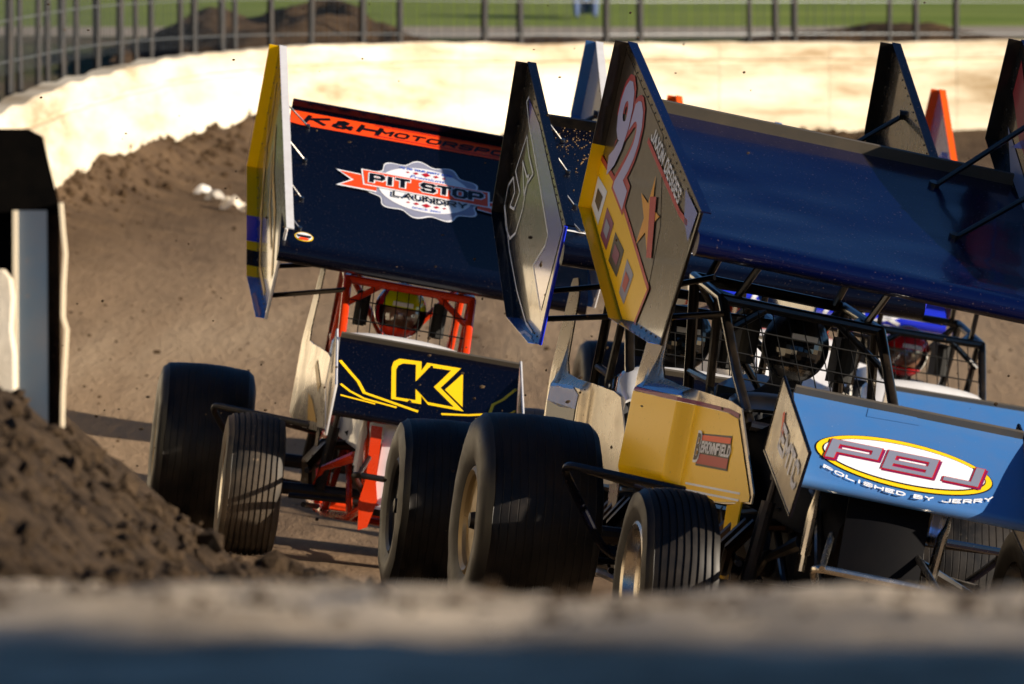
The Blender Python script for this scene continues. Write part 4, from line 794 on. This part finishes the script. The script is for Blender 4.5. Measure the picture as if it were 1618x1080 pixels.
for P_, m_ in (([(-1.05, .36), (-.7, .2), (-.3, .1), (-.35, .06), (-.8, .12), (-1.05, .22)], I_red), ([(-.9, .05), (-.5, .3), (0, .3), (-.45, .22)], I_blu), ([(-.5, .0), (-.1, .2), (.4, .22), (0, .08)], I_lav), ([(-1.0, .10), (-.8, -.02), (-.2, -.08), (-.6, .04)], I_gry)):
    mark(C, 'bL', 'colour_streak', flat([P_]), .003, m_, .1)
# C front wing oval
oc = (-.036, -.055)
for rx, ry, m_, f_ in ((.330, .150, I_blk, .002), (.325, .145, I_yel, .0035), (.303, .125, I_blk, .005), (.298, .119, I_wht, .0065)): mark(C, 'fw', 'oval', flat([ell(*oc, rx, ry, 64)]), f_, m_, .1)
def block(e, only='PBJ'):      # wide slanted block letters P, B, J as butted bars, grown by e
    out = []; h = .122; t = .026; y0_ = -.112
    def bar(x0, x1, y0, y1, px): 
        sh = lambda y: (y-y0_)*.30
        out.append([(px+x0+sh(y0), y0), (px+x1+sh(y0), y0), (px+x1+sh(y1), y1), (px+x0+sh(y1), y1)])
    ti = t+2*e*.7; lo_, hi = y0_-e, y0_+h+e
    for px, wd, kind in ((-.335, .185, 'P'), (-.125, .185, 'B'), (.10, .130, 'J')):
        if kind not in only: continue
        L, R_ = -e, wd+e
        if kind in 'PB':
            bar(L, L+t*1.25+2*e, lo_, hi, px); x0 = L+t*1.25+2*e
            m0 = y0_+.042-e; m1 = y0_+.042+.024+e
            bar(x0, R_, hi-.026-2*e, hi, px); bar(x0, R_, m0, m1, px); bar(R_-t*1.15-2*e, R_, m1, hi-.026-2*e, px)
            if kind == 'B': bar(x0, R_, lo_, lo_+.022+2*e, px); bar(R_-t*1.15-2*e, R_, lo_+.022+2*e, m0, px)
        else:
            bar(R_-t*1.2-2*e, R_, lo_, hi, px); bar(L, R_-t*1.2-2*e, lo_, lo_+.024+2*e, px)
    return [q for q in out if abs(q[2][1]-q[0][1]) > 1e-4]
for ch in 'PBJ':
    mark(C, 'fw', 'lettering', flat([[(x+.006, y-.006) for x, y in q] for q in block(.006, ch)]), .008, I_pur)
    mark(C, 'fw', 'lettering', flat(block(.005, ch)), .0095, I_red)
    mark(C, 'fw', 'lettering', flat(block(0, ch)), .011, I_slv)
arc = lambda u, v, off: C['fwmap'](u, max(-.268, v-.06-.168*math.sqrt(max(0, 1-((u+.036)/.375)**2))), off)
for tx, cx, wd in (('POLISHED', -.194, .292), ('BY', .022, .068), ('JERRY', .186, .188)): lay('lettering', flat(letters(tx, (cx, -.012), (wd, .024), .006, .2)), arc, .008, I_wht, C['fw'], .02, .02)
mark(C, 'fw', 'tape_patch', flat([[(-.16, .20), (.04, .21), (.03, .255), (-.15, .25)]]), .002, P_sky)
# C endplate and side panel
mark(C, 'pn', 'yellow_paint', flat([[(-.90, .625), (-.62, .895), (-.5, .91), (.1, .925), (.5, .935), (.60, .90), (.58, .665), (.42, .615), (.1, .587), (-.6, .585), (-.9, .605)]]), .004, P_yellow, .01, .01)
mark(C, 'pn', 'purple_band', flat([[(-.62, .897), (-.5, .912), (.1, .927), (.5, .937), (.5, .952), (.1, .942), (-.5, .927), (-.62, .914)]]), .003, I_pur, .02, .01)
mark(C, 'pn', 'blue_band', flat([[(-.10, .944), (.1, .944), (.46, .953), (.46, .978), (.1, .974), (-.08, .962)]]), .003, P_bright, .02, .01)
for z_ in (.625, .60): mark(C, 'pn', 'rib', flat([[(-.80, z_), (-.20, z_), (-.20, z_+.008), (-.80, z_+.008)]]), .006, I_wht, .04)
ept = lambda u, v, off: C['epmap'](-u, v, off)
lay('lettering', flat(letters('EMTC', (1.42, .79), (.44, .10), .022, 0, .3, R(-19))), ept, .003, I_wht, C['ep'], 0, 0)
lay('colour_bar', flat([[(1.17, .94), (1.20, .95), (1.25, .86), (1.21, .85)]]), ept, .003, I_org, C['ep'], 0, 0)
pnt = lambda u, v, off: C['pmap'](-u, v, off+.003)
lay('sponsor_sign', flat([[(.27, .70), (.62, .70), (.60, .83), (.26, .82)]]), pnt, .003, I_blk, C['pn'], .04, .03)
lay('sponsor_sign', flat([[(.28, .708), (.61, .708), (.61, .745), (.28, .745)]]), pnt, .0045, I_red, C['pn'], .04, .03)
lay('sponsor_sign', flat([[(.28, .795), (.60, .80), (.60, .822), (.28, .815)]]), pnt, .0045, I_org, C['pn'], .04, .03)
lay('lettering', flat(letters('BROWNFIELD', (.46, .772), (.31, .045), .010)), pnt, .006, I_wht, C['pn'], .04, .03)
lay('lettering', flat(text='B', bold=.05, origin=(.27, .77), fit=(.06, .12)), pnt, .0065, I_wht, C['pn'], .04, .03)
lay('lettering', flat(text='B', bold=.01, origin=(.27, .77), fit=(.045, .10)), pnt, .008, I_blk, C['pn'], .04, .03)
# orange car: white letters round the leading edge of its wing
a1 = .745-.044; c1 = foil_c(a1)
nose = lambda u, v, off: Dc['WG'](a1+(.044+off)*math.sin(1.0-v/.044), u, c1-.044+(.044+off)*math.cos(1.0-v/.044))
lay('lettering', flat(letters('QUIEX', (.05, 0), (.86, .078), .024, .35)), nose, .002, I_wht, Dc['foil'], 0, .012)
lay('white_line', flat([[(-.75, .03), (-.5, .03), (-.5, .042), (-.75, .042)], [(-.75, -.03), (-.48, -.03), (-.48, -.012), (-.75, -.012)]]), nose, .002, I_wht, Dc['foil'], 0, .012)

# ------------------------------------------------------------------ dirt crumbs on the dark wing, and clods in the air
b = MB()
for i in range(260):
    u, v = random.choice([(-.62, .55), (-.55, .35), (-.62, .62), (-.45, .15), (-.5, .45), (-.3, .6), (-.35, -.05)]); u += random.gauss(0, .07); v += random.gauss(0, .07)
    if abs(u) > .73 or abs(v) > .72: continue
    q = B['car'].matrix_basis @ Vector(B['fmap'](u, v, .002)); clod(b, q.x, q.y, q.z, random.uniform(.0015, .0045))
o = b.build('dirt_crumbs', mat('dry_clay_crumb', '#7d6240', .9), None, 0); tag(o, 'dry clay crumbs scattered on the dark blue top wing', 'dirt crumbs', kind='stuff')
b = MB()
for i in range(170):
    y = random.uniform(26, 44); x = random.uniform(-.064, .066)*y; z = CAM_H+random.uniform(-.02, .044)*y; clod(b, x, y, z, random.uniform(.0025, .007))
for cx, cy in ((-1.5, 38.6), (-.2, 33), (.1, 30.0)):
    for i in range(40): clod(b, cx+random.gauss(-.1, .25), cy+random.uniform(.2, 1.6), .2+abs(random.gauss(0, .5)), random.uniform(.003, .012))
o = b.build('flying_dirt', m_clod, None, 0); tag(o, 'small dark clods of dirt thrown into the air round the cars', 'flying dirt', kind='stuff')
